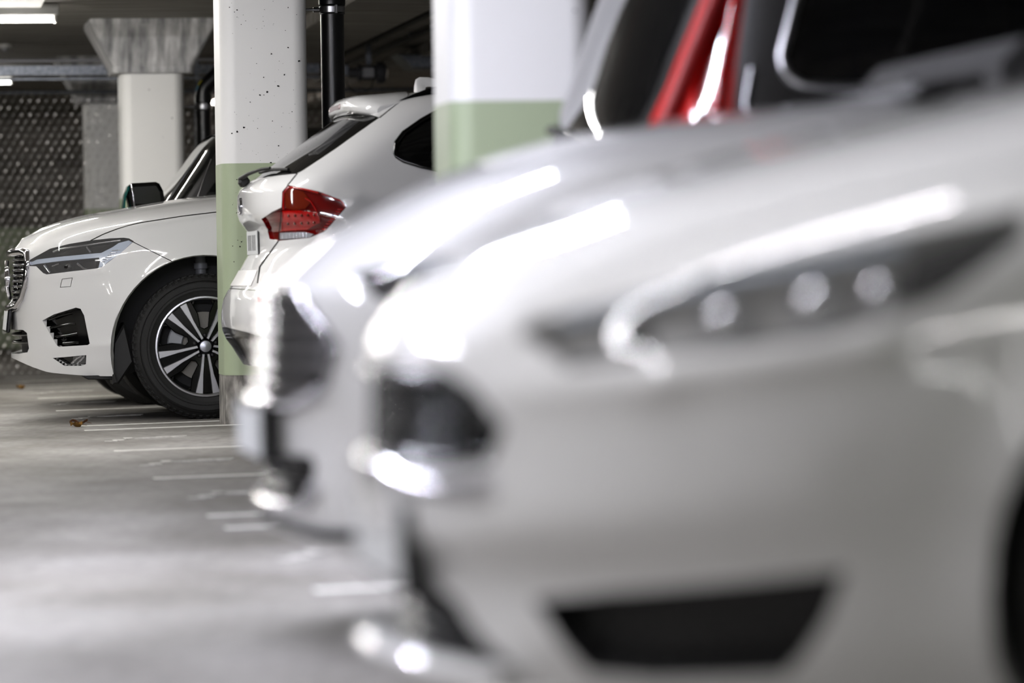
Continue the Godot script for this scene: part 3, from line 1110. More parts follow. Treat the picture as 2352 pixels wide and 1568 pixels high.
func make_wheel(parent: Node, at: Vector3, R: float, rim: float, detailed: bool) -> Node3D:
	# axis along z, the outer face towards +z
	var w := holder("wheel", parent, at)
	var lay := Transform3D(Basis(Vector3(1, 0, 0), Vector3(0, 0, 1), Vector3(0, -1, 0)), Vector3.ZERO)
	var g := Geo.new()
	var h := 0.112
	g.lathe(pts([rim - 0.004, h - 0.02, rim + 0.004, h - 0.004, rim + 0.014, h + 0.001, rim + 0.03, h + 0.003, rim + 0.034, h + 0.006, R - 0.045, h + 0.006, R - 0.04, h + 0.002, R - 0.024, h - 0.006, R - 0.008, h - 0.024, R - 0.001, h - 0.05, R, h - 0.09, R, -h + 0.09, R - 0.001, -h + 0.05, R - 0.01, -h + 0.02, R - 0.05, -h, rim, -h + 0.01]), lay, 72)
	put("tyre", g, mats.rubber, w)
	if detailed:
		g = Geo.new()
		for i in 64:
			var a := TAU * i / 64
			var b := Basis(Vector3(0, 0, 1), a)
			g.box(b * Vector3(0, R - 0.012, h - 0.0205), Vector3(0.02, 0.02, 0.006), 0.002, b * Basis(Vector3(1, 0, 0), -0.8))
			g.box(b * Vector3(0.012, R - 0.003, h - 0.06), Vector3(0.026, 0.007, 0.05), 0.0015, b)
			g.box(b * Vector3(0, R - 0.002, 0), Vector3(0.026, 0.006, 0.05), 0.0015, b)
		var o := put("tread_blocks", g, mats.rubber, w)
		o.set_meta("kind", "stuff")
		g = Geo.new()
		for q in 2:
			g.lathe(pts([rim + 0.045 + q * 0.035, h + 0.0055, rim + 0.047 + q * 0.035, h + 0.0085, rim + 0.049 + q * 0.035, h + 0.0055]), lay, 72)
		put("sidewall_ring", g, mats.rubber, w)
	g = Geo.new()
	g.lathe(pts([rim + 0.006, h - 0.004, rim + 0.004, h + 0.004, rim - 0.004, h + 0.005, rim - 0.009, h + 0.001, rim - 0.012, h - 0.008]), lay, 72)
	put("rim_edge", g, mats.machined_alloy, w)
	g = Geo.new()
	g.lathe(pts([rim - 0.01, h - 0.004, rim - 0.014, h - 0.03, rim - 0.03, 0.02, rim - 0.035, -h + 0.02, rim - 0.035, -h]), lay, 48)
	put("rim_barrel", g, mats.black_gloss, w)
	g = Geo.new()
	g.lathe(pts([rim * 0.7, 0.018, rim * 0.7, 0.03, 0.06, 0.03, 0.06, 0.018]), lay, 48)
	put("brake_disc", g, mats.brake_steel, w)
	# back plate that closes the wheel
	g = Geo.new()
	g.lathe(pts([rim - 0.03, -0.03, 0.0, -0.03]), lay, 32)
	put("splash_shield", g, mats.black_plastic, w)
	g = Geo.new()
	for i in 11:
		pass
	var arc := PackedVector2Array()
	for i in 9: arc.append(Vector2(cos(PI * 0.84 + 0.5 * i / 8.0 - 0.1), sin(PI * 0.84 + 0.5 * i / 8.0 - 0.1)) * rim * 0.76)
	for i in 9: arc.append(Vector2(cos(PI * 0.84 + 0.4 - 0.5 * i / 8.0), sin(PI * 0.84 + 0.4 - 0.5 * i / 8.0)) * rim * 0.46)
	g.prism(arc, Transform3D(Basis(), Vector3(0, 0, 0.0)), 0.055, 0.006)
	put("caliper", g, mats.caliper_grey, w)
	# five pairs of spokes
	for k in 5:
		var a := deg_to_rad(-90.0 + 127.0 + 72.0 * k)
		var b := Basis(Vector3(0, 0, 1), a)
		for s in [-1.0, 1.0]:
			var o := spoke_outline(0.038, rim - 0.004, 0.0065, 0.0235, rim * 0.56, s * 0.034)
			if s < 0.0:
				for i in o.size(): o[i].x = -o[i].x
				o = spoke_outline(0.038, rim - 0.004, 0.0065, 0.0235, rim * 0.56, 0.034)
				for i in o.size(): o[i].x = -o[i].x
			g = Geo.new()
			g.prism(o, Transform3D(b, Vector3(0, 0, h - 0.03)), 0.024, 0.002)
			put("spoke", g, mats.machined_alloy, w)
			if not detailed: continue
		# the black pocket web behind each pair
		g = Geo.new()
		g.prism(pts([-0.02, 0.05, 0.02, 0.05, 0.075, rim * 0.6, 0.09, rim - 0.012, -0.09, rim - 0.012, -0.075, rim * 0.6]), Transform3D(b, Vector3(0, 0, h - 0.062)), 0.03, 0.004)
		put("spoke_web", g, mats.black_gloss, w)
		# black fork between two pairs
		b = Basis(Vector3(0, 0, 1), a + PI / 5)
		g = Geo.new()
		g.prism(pts([-0.03, 0.04, 0.03, 0.04, 0.058, rim * 0.42, 0.048, rim * 0.45, 0.0, rim * 0.36, -0.048, rim * 0.45, -0.058, rim * 0.42]), Transform3D(b, Vector3(0, 0, h - 0.06)), 0.03, 0.004)
		put("hub_web", g, mats.black_gloss, w)
		for s in [-1.0, 1.0]:
			g = Geo.new()
			g.prism(pts([0.052 * s, rim * 0.42, 0.066 * s, rim * 0.45, 0.074 * s, rim * 0.78, 0.05 * s, rim - 0.012, 0.036 * s, rim - 0.012, 0.058 * s, rim * 0.76]), Transform3D(b, Vector3(0, 0, h - 0.058)), 0.022, 0.003)
			put("pocket_edge", g, mats.black_gloss, w)
		g = Geo.new()
		g.ball(b * Vector3(0, 0.056, h - 0.024), Vector3(0.0125, 0.0125, 0.01), 12)
		put("wheel_bolt", g, mats.black_plastic, w)
	g = Geo.new()
	g.lathe(pts([0.031, h - 0.02, 0.031, h - 0.005, 0.028, h + 0.001, 0.015, h + 0.004, 0, h + 0.005]), lay, 32)
	put("hub_cap", g, mats.hub_silver, w)
	return w

func wheels(t: Node, spots: Array, R: float, rim: float, half: float, detailed := true) -> void:
	var first: Node3D = null
	for x in spots:
		for s in [1.0, -1.0]:
			if first == null:
				first = make_wheel(t, Vector3(x, R, half), R, rim, detailed)
			else:
				var c := first.duplicate()
				t.add_child(c, true)
				c.position = Vector3(x, R, half * s)
				if s < 0: c.rotation.y = PI

func wheel_houses(t: Node, spots: Array, y: float, r: float, half: float) -> void:
	for x in spots:
		var g := Geo.new()
		var lay := Transform3D(Basis(Vector3(1, 0, 0), Vector3(0, 0, 1), Vector3(0, -1, 0)), Vector3(x, y, 0))
		g.lathe(pts([r, half - 0.012, r, half - 0.34, 0.0, half - 0.34]), lay, 40, PI * 0.9, TAU + PI * 0.1)
		twins("wheel_housing", g, mats.black_plastic, t)

func underbody(t: Node, x0: float, x1: float, y: float, half: float) -> void:
	var g := Geo.new()
	g.box(Vector3((x0 + x1) / 2, y + 0.05, 0), Vector3(x1 - x0, 0.1, half * 2), 0.02)
	put("floor_pan", g, mats.black_plastic, t)

# a glasshouse: roof skin with window openings
func glasshouse(t: Node, sh: Shell, paint: Material, glass: Material, screen_u := 0.72, sides := [[0.95, 1.75], [1.83, 2.55]]) -> void:
	var holes := []
	var screen := PackedVector2Array([Vector2(-0.03, 0.05), Vector2(screen_u, 0.05), Vector2(screen_u - 0.02, 0.5), Vector2(screen_u - 0.05, 0.88), Vector2(-0.03, 0.93)])
	holes.append(screen)
	var wins := []
	for s in sides:
		wins.append(PackedVector2Array([Vector2(s[0], 0.08), Vector2(s[1], 0.08), Vector2(s[1], 0.74), Vector2(s[0] + 0.04, 0.74), Vector2(s[0], 0.7)]))
		holes.append(wins[-1])
	var g := Geo.new()
	sh.panel(g, holes)
	pair("roof", g, paint, t)
	g = Geo.new()
	var cut := PackedVector2Array()
	for q in screen: cut.append(Vector2(maxf(q.x, 0.0), q.y))
	sh.patch(g, cut, -0.006, 12)
	pair("windscreen", g, glass, t)
	for w in wins:
		g = Geo.new()
		sh.patch(g, w, -0.006, 8)
		twins("side_window", g, glass, t)
		g = Geo.new()
		sh.rim(g, w, 0.002, -0.012)
		twins("window_seal", g, mats.black_plastic, t)


# ======================================================================= the white SUV, nose towards the aisle

func build_front_suv() -> void:
	var t := car("white_suv", "white SUV parked nose out behind the speckled pillar, its left front wheel in view", 0.72, 22.25)
	var s := Shell.new()
	s.L = 0.75
	s.N = 2.2
	s.nose = pts([0, 0.012, 0.09, 0.012, 0.27, 0.016, 0.425, 0.012, 0.67, 0.018, 0.894, 0.03, 0.924, 0.045, 1, 0.09])
	s.top = pts([0, 0.94, 0.06, 0.941, 0.101, 0.952, 0.177, 0.99, 0.283, 1.029, 0.406, 1.058, 0.59, 1.085, 0.721, 1.105, 0.942, 1.133, 1.153, 1.151, 1.45, 1.165, 4.7, 1.14])
	s.bot = pts([0, 0.336, 0.06, 0.305, 0.116, 0.28, 0.195, 0.255, 0.5, 0.232, 1.4, 0.24, 4.7, 0.3])
	s.wid = pts([0, 0.93, 0.5, 0.94, 1, 0.955, 2, 0.945, 4, 0.95, 4.5, 0.9, 4.69, 0.7])
	s.sec = pts([0, 0.935, 0.1, 0.965, 0.25, 0.988, 0.5, 1, 0.7, 0.99, 0.8, 0.972, 0.87, 0.94, 0.91, 0.88, 0.95, 0.74, 0.98, 0.5, 1, 0])
	s.arches = [[0.961, 0.354, 0.475, 0.016, 0.12], [3.83, 0.354, 0.475, 0.016, 0.12]]
	s.ridges = [[0.1, 0.735, 0.45, 0.772, 0.006, 0.03], [0.2, 0.385, 0.5, 0.39, 0.008, 0.03], [0.47, 0.9, 1.3, 1.02, -0.006, 0.05]]
	s.umax = 4.9
	s.steps(34, 1.6, 44, 0.05, 0.25)
	var lamp := s.outline([0.100, 0.802, 0.104, 0.83, 0.134, 0.847, 0.209, 0.887, 0.3, 0.907, 0.408, 0.921, 0.5, 0.928, 0.569, 0.929, 0.596, 0.924, 0.619, 0.909, 0.548, 0.85, 0.453, 0.783, 0.429, 0.778, 0.3, 0.767, 0.186, 0.756, 0.17, 0.764, 0.138, 0.8])
	var pocket := s.outline([0.158, 0.522, 0.213, 0.552, 0.321, 0.584, 0.344, 0.577, 0.36, 0.543, 0.383, 0.4, 0.373, 0.393, 0.231, 0.387, 0.223, 0.394])
	var fog := s.outline([0.201, 0.33, 0.365, 0.342, 0.362, 0.296, 0.341, 0.288, 0.256, 0.289])
	var grille_line := [0.0, 0.872, 0.36, 0.876, 0.43, 0.866, 0.462, 0.82, 0.45, 0.7, 0.41, 0.64, 0.33, 0.598, 0.2, 0.586, 0.0, 0.584]
	var grille := s.outline(grille_line, true)
	var intake_line := [0.0, 0.475, 0.38, 0.475, 0.43, 0.46, 0.45, 0.38, 0.43, 0.36, 0.3, 0.352, 0.0, 0.35]
	var intake := s.outline(intake_line, true)
	var arch := s.ring(0.961, 0.354, 0.475, 60)
	var arch2 := s.ring(3.83, 0.354, 0.475, 40)
	var hood_line := [0.408, 0.921, 0.47, 0.95, 0.538, 0.974, 0.6, 0.991, 0.663, 1.003, 0.872, 1.029, 1.078, 1.047, 1.45, 1.06]
	var holes := [lamp, pocket, fog, grille, intake, arch, arch2]
	holes += s.slots(hood_line, 0.005)
	holes += s.slots([0.614, 0.906, 0.7, 0.858, 0.802, 0.802], 0.004)
	holes += s.slots([0.26, 0.73, 0.309, 0.735, 0.299, 0.691, 0.249, 0.689, 0.26, 0.73], 0.0025)
	holes += s.slots([1.5, 0.26, 1.52, 0.7, 1.46, 1.03], 0.005)
	# bonnet: above the bonnet line; bumper: in front of the line from the lamp to the arch
	var hl := s.outline(hood_line, false, false)
	var bonnet := PackedVector2Array([Vector2(-0.01, 1.01), Vector2(-0.01, 0.965), Vector2(0.3, 0.955)])
	bonnet.append(s.side(0.209, 0.887))
	bonnet.append(s.side(0.3, 0.907))
	for q in hl: bonnet.append(q)
	bonnet.append(Vector2(hl[-1].x, 1.01))
	var g := Geo.new()
	s.panel(g, holes, bonnet)
	pair("bonnet", g, mats.white_paint, t)
	var b0 := s.side(0.802, 0.802)
	var bumper := PackedVector2Array([Vector2(-0.01, -0.01), Vector2(s.side(0.7, 0.3).x, -0.01), b0, s.side(0.614, 0.906)])
	bumper.append(s.side(0.408, 0.921))
	for i in range(bonnet.size() - hl.size() - 2, 0, -1): bumper.append(bonnet[i])
	g = Geo.new()
	s.panel(g, holes, bumper)
	pair("front_bumper", g, mats.white_paint, t)
	var rest := PackedVector2Array([Vector2(s.side(0.7, 0.3).x, -0.01), Vector2(5.0, -0.01), Vector2(5.0, 1.01), Vector2(hl[-1].x, 1.01)])
	for i in range(hl.size() - 1, -1, -1): rest.append(hl[i])
	rest.append(s.side(0.614, 0.906))
	rest.append(b0)
	g = Geo.new()
	s.panel(g, holes, rest)
	pair("side_panel", g, mats.white_paint, t)
	for h in [pocket, fog, arch, arch2]:
		g = Geo.new()
		s.rim(g, h, 0.0, -0.028)
		twins("arch_edge" if h == arch or h == arch2 else "opening_edge", g, mats.white_paint, t)
	# head lamp
	for side in 2:
		var lp := holder("headlamp", t)
		var parts := {}
		g = Geo.new(); s.patch(g, lamp, -0.045, 12); s.rim(g, lamp, 0.0, -0.045); parts["housing"] = [g, mats.lamp_housing]
		g = Geo.new()
		s.slab(g, s.outline([0.105, 0.822, 0.134, 0.836, 0.235, 0.845, 0.45, 0.859, 0.509, 0.887, 0.539, 0.906, 0.591, 0.918, 0.608, 0.908, 0.542, 0.85, 0.453, 0.79, 0.433, 0.784, 0.443, 0.818, 0.437, 0.835, 0.234, 0.823, 0.133, 0.813, 0.108, 0.808]), -0.03, -0.012, 14)
		parts["light_guide"] = [g, mats.light_guide]
		g = Geo.new()
		for q in 6:
			var f := q / 5.0
			g.tube(s.path([lerpf(0.545, 0.468, f), lerpf(0.87, 0.812, f), lerpf(0.505, 0.448, f), lerpf(0.868, 0.812, f)], -0.009, false, false, 3), 0.0022, 6)
		parts["guide_ribs"] = [g, mats.chrome]
		g = Geo.new(); s.slab(g, s.outline([0.2, 0.852, 0.259, 0.885, 0.407, 0.908, 0.52, 0.915, 0.474, 0.888, 0.439, 0.87, 0.235, 0.855]), -0.044, -0.03, 8); parts["upper_reflector"] = [g, mats.black_gloss]
		g = Geo.new(); g.tube(s.path([0.215, 0.873, 0.248, 0.886, 0.361, 0.9, 0.47, 0.912, 0.55, 0.92], -0.012), 0.0055, 8)
		g.tube(s.path([0.375, 0.893, 0.394, 0.864], -0.02), 0.006, 8)
		parts["upper_chrome"] = [g, mats.satin_chrome]
		g = Geo.new(); s.slab(g, s.outline([0.212, 0.776, 0.203, 0.803, 0.278, 0.815, 0.415, 0.822, 0.41, 0.786, 0.322, 0.775]), -0.044, -0.03, 8); parts["projector_frame"] = [g, mats.black_gloss]
		g = Geo.new()
		g.tube(s.path([0.16, 0.803, 0.187, 0.765], -0.025), 0.009, 8)
		g.tube(s.path([0.325, 0.808, 0.34, 0.797, 0.356, 0.783, 0.375, 0.778], -0.02), 0.006, 8)
		g.tube(s.path([0.2, 0.8, 0.235, 0.812], -0.02), 0.004, 6)
		parts["lower_chrome"] = [g, mats.chrome]
		g = Geo.new(); g.ball(s.on(s.side(0.285, 0.793).x, s.side(0.285, 0.793).y, -0.02), Vector3(0.028, 0.016, 0.02), 16); parts["projector_lens"] = [g, mats.black_gloss]
		g = Geo.new(); s.patch(g, lamp, -0.001, 12); parts["lens"] = [g, mats.clear_lens]
		for k in parts: put(k, parts[k][0] if side == 0 else parts[k][0].flipped_z(), parts[k][1], lp)
	# grille
	var gr := holder("grille", t)
	g = Geo.new()
	g.tube(Shell.both(s.path(grille_line, 0.004, true, false, 5)), 0.021, 12)
	put("chrome_surround", g, mats.chrome, gr)
	g = Geo.new(); s.patch(g, clipped(grille), -0.05, 12); s.rim(g, grille, 0.0, -0.05)
	pair("mesh_back", g, mats.black_plastic, gr)
	for i in 9:
		var y := 0.615 + 0.028 * i
		g = Geo.new()
		g.tube(Shell.both(s.path([0, y, 0.2, y, 0.41, y], -0.018, true, false, 6)), 0.008, 8)
		put("slat", g, mats.black_gloss, gr)
	g = Geo.new()
	for i in 8:
		var z := 0.06 + 0.05 * i
		g.tube(s.path([z, 0.6, z, 0.86], -0.026, true, false, 4), 0.004, 6)
	pair("upright_bars", g, mats.black_gloss, gr)
	g = Geo.new()
	var disc := Transform3D(Basis(Vector3(0, 0, -1), Vector3(-1, 0, 0), Vector3(0, 1, 0)), Vector3(0.008, 0.735, 0))
	g.lathe(pts([0.0, -0.012, 0.05, -0.012, 0.068, -0.012, 0.07, 0.004, 0.066, 0.012, 0.056, 0.014, 0.052, 0.006, 0.0, 0.004]), disc, 32)
	put("round_emblem", g, mats.chrome, gr)
	g = Geo.new()
	g.tube(PackedVector3Array([Vector3(0.012, 0.64, 0.13), Vector3(0.004, 0.735, 0.0), Vector3(0.012, 0.83, -0.13)]), 0.011, 8)
	put("diagonal_bar", g, mats.chrome, gr)
	# lower intake and number plate
	var lo := holder("lower_intake", t)
	g = Geo.new(); s.patch(g, clipped(intake), -0.06, 10); s.rim(g, intake, 0.0, -0.06)
	pair("back", g, mats.black_plastic, lo)
	for y in [0.41, 0.45]:
		g = Geo.new()
		g.tube(Shell.both(s.path([0, y, 0.25, y, 0.435, y], -0.012, true, false, 6)), 0.008, 8)
		put("bar", g, mats.black_gloss, lo)
	var pl := holder("number_plate", t, Vector3(-0.006, 0.522, 0))
	pl.rotation.z = -0.13
	g = Geo.new(); g.box(Vector3(0.006, 0, 0), Vector3(0.02, 0.122, 0.54), 0.005)
	put("frame", g, mats.black_gloss, pl)
	g = Geo.new(); g.box(Vector3(-0.005, 0, 0), Vector3(0.004, 0.1, 0.51), 0.0015)
	put("plate", g, mats.plate_white, pl)
	# air curtain pocket with louvres
	for side in 2:
		var fp := holder("air_pocket", t)
		var parts := {}
		g = Geo.new(); s.patch(g, pocket, -0.04, 10); s.rim(g, pocket, -0.004, -0.04); parts["back"] = [g, mats.black_gloss]
		g = Geo.new(); s.slab(g, s.outline([0.3, 0.572, 0.344, 0.57, 0.357, 0.54, 0.377, 0.402, 0.33, 0.398, 0.322, 0.45, 0.316, 0.5, 0.302, 0.53]), -0.04, -0.006, 8); parts["outer_fin"] = [g, mats.black_gloss]
		for k in 4:
			var l: Array = [[0.183, 0.483, 0.234, 0.494, 0.308, 0.501], [0.207, 0.438, 0.266, 0.443, 0.317, 0.451], [0.243, 0.405, 0.322, 0.409], [0.179, 0.525, 0.236, 0.546, 0.315, 0.563]][k]
			g = Geo.new(); g.tube(s.path(l, -0.018), 0.007, 8); parts["louvre%d" % k] = [g, mats.black_gloss]
		g = Geo.new()
		var q := s.side(0.25, 0.425)
		g.ball(s.on(q.x, q.y, -0.028), Vector3(0.012, 0.012, 0.012), 10); parts["sensor"] = [g, mats.black_gloss]
		for k in parts: put("louvre" if k.begins_with("louvre") else k, parts[k][0] if side == 0 else parts[k][0].flipped_z(), parts[k][1], fp)
		var fl := holder("fog_lamp", t)
		parts = {}
		g = Geo.new(); s.patch(g, fog, -0.03, 8); s.rim(g, fog, -0.003, -0.03); parts["housing"] = [g, mats.black_gloss]
		g = Geo.new(); g.tube(s.path([0.285, 0.3, 0.3, 0.312, 0.314, 0.326, 0.337, 0.336], -0.012), 0.006, 8)
		g.tube(s.path([0.31, 0.296, 0.325, 0.31, 0.348, 0.334], -0.016), 0.005, 8); parts["reflector"] = [g, mats.chrome]
		g = Geo.new(); s.patch(g, s.outline([0.3, 0.335, 0.36, 0.34, 0.358, 0.3, 0.341, 0.292, 0.29, 0.292]), -0.004, 6); parts["lens"] = [g, mats.clear_lens]
		for k in parts: put(k, parts[k][0] if side == 0 else parts[k][0].flipped_z(), parts[k][1], fl)
	# strut in the wheel housing
	g = Geo.new()
	g.tube(PackedVector3Array([Vector3(0.97, 0.66, 0.66), Vector3(0.972, 0.85, 0.64)]), 0.028, 14)
	g.tube(PackedVector3Array([Vector3(0.97, 0.76, 0.66), Vector3(0.97, 0.79, 0.66)]), 0.036, 14)
	twins("suspension_strut", g, mats.caliper_grey, t)
	g = Geo.new()
	g.prism(pts([0.49, 0.19, 0.52, 0.19, 0.6, 0.3, 0.56, 0.5, 0.5, 0.4, 0.49, 0.28]), Transform3D(Basis(), Vector3(0, 0, 0.6)), 0.26, 0.01)
	twins("inner_flap", g, mats.black_plastic, t)
	g = Geo.new()
	g.prism(pts([0.34, 0.238, 0.5, 0.238, 0.5, 0.212, 0.37, 0.218]), Transform3D(Basis(), Vector3(0, 0, 0.45)), 0.36, 0.004)
	twins("air_deflector", g, mats.black_plastic, t)
	wheel_houses(t, [0.961, 3.83], 0.354, 0.478, 0.93)
	underbody(t, 0.2, 0.5, 0.25, 0.5)
	underbody(t, 1.45, 3.3, 0.22, 0.88)
	wheels(t, [0.961, 3.83], 0.367, 0.25, 0.815)
	var r := Shell.new()
	r.L = 0.5
	r.N = 2.5
	r.nose = pts([0, 1.3, 0.3, 1.55, 0.6, 1.82, 0.85, 2.1, 1, 2.5])
	r.top = pts([1.3, 1.5, 1.8, 1.58, 2.4, 1.65, 3, 1.66, 4.2, 1.6])
	r.bot = pts([1.3, 1.1, 4.6, 1.1])
	r.wid = pts([1.3, 0.84, 4.5, 0.84])
	r.sec = pts([0, 1, 0.4, 0.93, 0.75, 0.84, 0.9, 0.76, 0.97, 0.55, 1, 0])
	r.umax = 3.2
	r.steps(14, 3.2, 14, 0.2, 0.25)
	glasshouse(t, r, mats.white_paint, mats.tinted_glass)

func clipped(o: PackedVector2Array) -> PackedVector2Array:
	var r := PackedVector2Array()
	for q in o: r.append(Vector2(maxf(q.x, 0.0), q.y))
	return r

# ======================================================================= the white crossover, tail towards the aisle

func build_crossover() -> void:
	var t := car("white_crossover", "white crossover parked tail out, its red tail lamp right of the speckled pillar", 1.6, 19.1)
	var s := Shell.new()
	s.L = 0.45
	s.N = 3.0
	s.nose = pts([0, 0.09, 0.06, 0.05, 0.125, 0.006, 0.175, 0, 0.265, 0.018, 0.29, 0.04, 0.35, 0.085, 0.4, 0.118, 0.43, 0.138, 0.5, 0.138, 0.54, 0.105, 0.58, 0.09, 0.65, 0.092, 0.685, 0.115, 0.74, 0.211, 0.93, 0.54, 1, 0.66])
	s.top = pts([0, 1.5, 0.6, 1.512, 0.78, 1.524, 1.0, 1.535, 1.6, 1.545, 2.6, 1.53, 3.0, 1.45, 3.3, 1.1, 4.3, 0.95])
	s.bot = pts([0, 0.316, 0.3, 0.316, 0.6, 0.3, 4, 0.3])
	s.wid = pts([0, 0.9, 3, 0.9, 4, 0.88, 4.4, 0.75])
	s.sec = pts([0, 0.93, 0.15, 0.99, 0.32, 1, 0.52, 0.985, 0.65, 0.95, 0.77, 0.89, 0.9, 0.80, 0.96, 0.71, 0.985, 0.55, 1, 0])
	s.arches = [[0.92, 0.335, 0.4, 0.014, 0.1], [3.6, 0.335, 0.4, 0.014, 0.1]]
	s.ridges = [[0.376, 1.073, 0.5, 1.045, 0.006, 0.025], [0.504, 1.04, 2.6, 1.0, 0.007, 0.05]]
	s.umax = 4.6
	s.steps(36, 1.7, 48, 0.06, 0.25)
	var lamp_line := [0.231, 1.111, 0.207, 1.083, 0.201, 1.015, 0.165, 0.997, 0.131, 0.969, 0.148, 0.94, 0.16, 0.922, 0.166, 0.88, 0.196, 0.87, 0.309, 0.877, 0.374, 0.903, 0.42, 0.952, 0.468, 1.004, 0.471, 1.012, 0.469, 1.02, 0.451, 1.036, 0.355, 1.077]
	var lamp := s.outline(lamp_line)
	var glass := PackedVector2Array([Vector2(-0.02, s.side(0.541, 1.429).y)])
	for q in s.outline([0.607, 1.422, 0.654, 1.397, 0.55, 1.33, 0.444, 1.26, 0.351, 1.203, 0.3, 1.172, 0.274, 1.16, 0.21, 1.157], false, false): glass.append(q)
	glass.append(Vector2(-0.02, s.side(0.15, 1.15).y))
	var win_line := [0.699, 1.24, 0.708, 1.282, 0.745, 1.325, 0.828, 1.378, 0.886, 1.408, 0.957, 1.431, 1.2, 1.45, 1.6, 1.455, 1.6, 1.06, 1.3, 1.07, 0.938, 1.141, 0.809, 1.174, 0.734, 1.2, 0.706, 1.22]
	var win := s.outline(win_line)
	var win2 := s.outline([1.66, 1.455, 2.2, 1.44, 2.7, 1.3, 2.9, 1.1, 1.66, 1.06])
	var refl := s.outline([0.087, 0.629, 0.131, 0.624, 0.24, 0.612, 0.24, 0.59, 0.13, 0.597, 0.088, 0.604])
	var arch := s.ring(0.92, 0.335, 0.4, 48)
	var arch2 := s.ring(3.6, 0.335, 0.4, 32)
	var reflection_line := [0.0, 0.745, 0.46, 0.742, 0.5, 0.675, 0.0, 0.675]
	var holes := [lamp, glass, win, win2, arch, arch2, refl]
	holes += s.slots([0.231, 1.111, 0.26, 1.143, 0.276, 1.16], 0.005)
	holes += s.slots([0.655, 1.397, 0.71, 1.437, 0.768, 1.475], 0.005)
	holes += s.slots([0.194, 0.87, 0.165, 0.821, 0.122, 0.759, 0.1, 0.69], 0.005)
	var bump_top := [0.171, 0.651, 0.3, 0.645, 0.56, 0.64]
	var clad_top := [0.037, 0.474, 0.097, 0.455, 0.165, 0.42, 0.3, 0.4, 0.54, 0.39]
	var tb := s.side(0.03, 0.662).y
	var tc := s.side(0.003, 0.49).y
	var bt := s.outline(bump_top, false, false)
	var ct := s.outline(clad_top, false, false)
	var upper := PackedVector2Array([Vector2(-0.01, 1.01), Vector2(-0.01, tb + 0.003)])
	for q in bt: upper.append(q + Vector2(0, 0.003))
	upper.append(Vector2(bt[-1].x, ct[-1].y))
	upper.append(Vector2(4.7, ct[-1].y))
	upper.append(Vector2(4.7, 1.01))
	var middle := PackedVector2Array([Vector2(-0.01, tb), Vector2(-0.01, tc + 0.002)])
	for q in ct: middle.append(q + Vector2(0, 0.002))
	middle.append(bt[-1])
	for i in range(bt.size() - 2, -1, -1): middle.append(bt[i])
	var lower := PackedVector2Array([Vector2(-0.01, tc), Vector2(-0.01, -0.01), Vector2(ct[-1].x, -0.01)])
	var sill := PackedVector2Array([Vector2(ct[-1].x, -0.01), Vector2(4.7, -0.01), Vector2(4.7, ct[-1].y), ct[-1]])
	for i in range(ct.size() - 1, -1, -1): lower.append(ct[i])
	var g := Geo.new()
	s.panel(g, holes, upper)
	pair("body_shell", g, mats.white_paint, t)
	g = Geo.new()
	s.panel(g, holes, middle)
	pair("rear_bumper", g, mats.white_paint, t)
	g = Geo.new()
	s.panel(g, holes, lower)
	pair("lower_apron", g, mats.black_gloss, t, "glossy dark lower apron of the bumper")
	g = Geo.new()
	s.panel(g, holes, sill)
	twins("side_sill", g, mats.black_plastic, t)
	for h in [arch, arch2]:
		g = Geo.new()
		s.rim(g, h, 0.0, -0.03)
		twins("arch_edge", g, mats.black_plastic, t)
	# tail lamps
	for side in 2:
		var lp := holder("tail_lamp", t)
		var parts := []
		g = Geo.new(); s.patch(g, lamp, -0.012, 14); s.rim(g, lamp, 0.0, -0.014); parts.append(["red_base", g, mats.dark_red_lens])
		g = Geo.new(); s.slab(g, s.outline([0.212, 1.015, 0.214, 1.075, 0.235, 1.098, 0.29, 1.08, 0.32, 1.035, 0.293, 1.006, 0.245, 1.0]), -0.012, -0.004, 10); parts.append(["amber_dome", g, mats.amber_dark_lens])
		g = Geo.new(); s.slab(g, s.outline([0.202, 0.998, 0.267, 0.998, 0.34, 0.985, 0.352, 0.94, 0.3, 0.913, 0.2, 0.911]), -0.012, -0.005, 10); parts.append(["stop_field", g, mats.red_lens])
		for k in 10:
			g = Geo.new()
			var q := s.side(0.225 + 0.026 * (k % 5), 0.975 - 0.035 * (k / 5))
			g.ball(s.on(q.x, q.y, -0.004), Vector3(0.006, 0.007, 0.006), 8)
			parts.append(["led_cup", g, mats.amber_dark_lens])
		g = Geo.new(); s.slab(g, s.outline([0.197, 0.905, 0.287, 0.904, 0.325, 0.893, 0.31, 0.879, 0.196, 0.876]), -0.012, -0.003, 8); parts.append(["reverse_strip", g, mats.clear_ribbed])
		for k in 8:
			g = Geo.new()
			var x := 0.205 + 0.013 * k
			g.tube(s.path([x, 0.879, x, 0.902], -0.003, false, false, 1), 0.0016, 5)
			parts.append(["strip_rib", g, mats.chrome])
		g = Geo.new(); g.tube(s.path([0.206, 1.005, 0.21, 1.077, 0.233, 1.104, 0.3, 1.089, 0.352, 1.072], -0.004), 0.0045, 8); parts.append(["bright_edge", g, mats.red_lens])
		g = Geo.new(); g.tube(s.path([0.365, 1.068, 0.448, 1.031, 0.462, 1.01], -0.004), 0.004, 8); parts.append(["bright_edge", g, mats.red_lens])
		for k in 9:
			g = Geo.new()
			var f := k / 8.0
			g.tube(s.path([lerpf(0.452, 0.38, f), lerpf(0.995, 0.912, f), lerpf(0.43, 0.362, f), lerpf(0.998, 0.912, f)], -0.004, false, false, 2), 0.0032, 6)
			parts.append(["edge_rib", g, mats.red_lens])
		g = Geo.new(); g.tube(s.path([0.296, 1.05, 0.318, 1.036, 0.339, 0.996, 0.352, 0.95], -0.003), 0.003, 6); parts.append(["inner_edge", g, mats.red_lens])
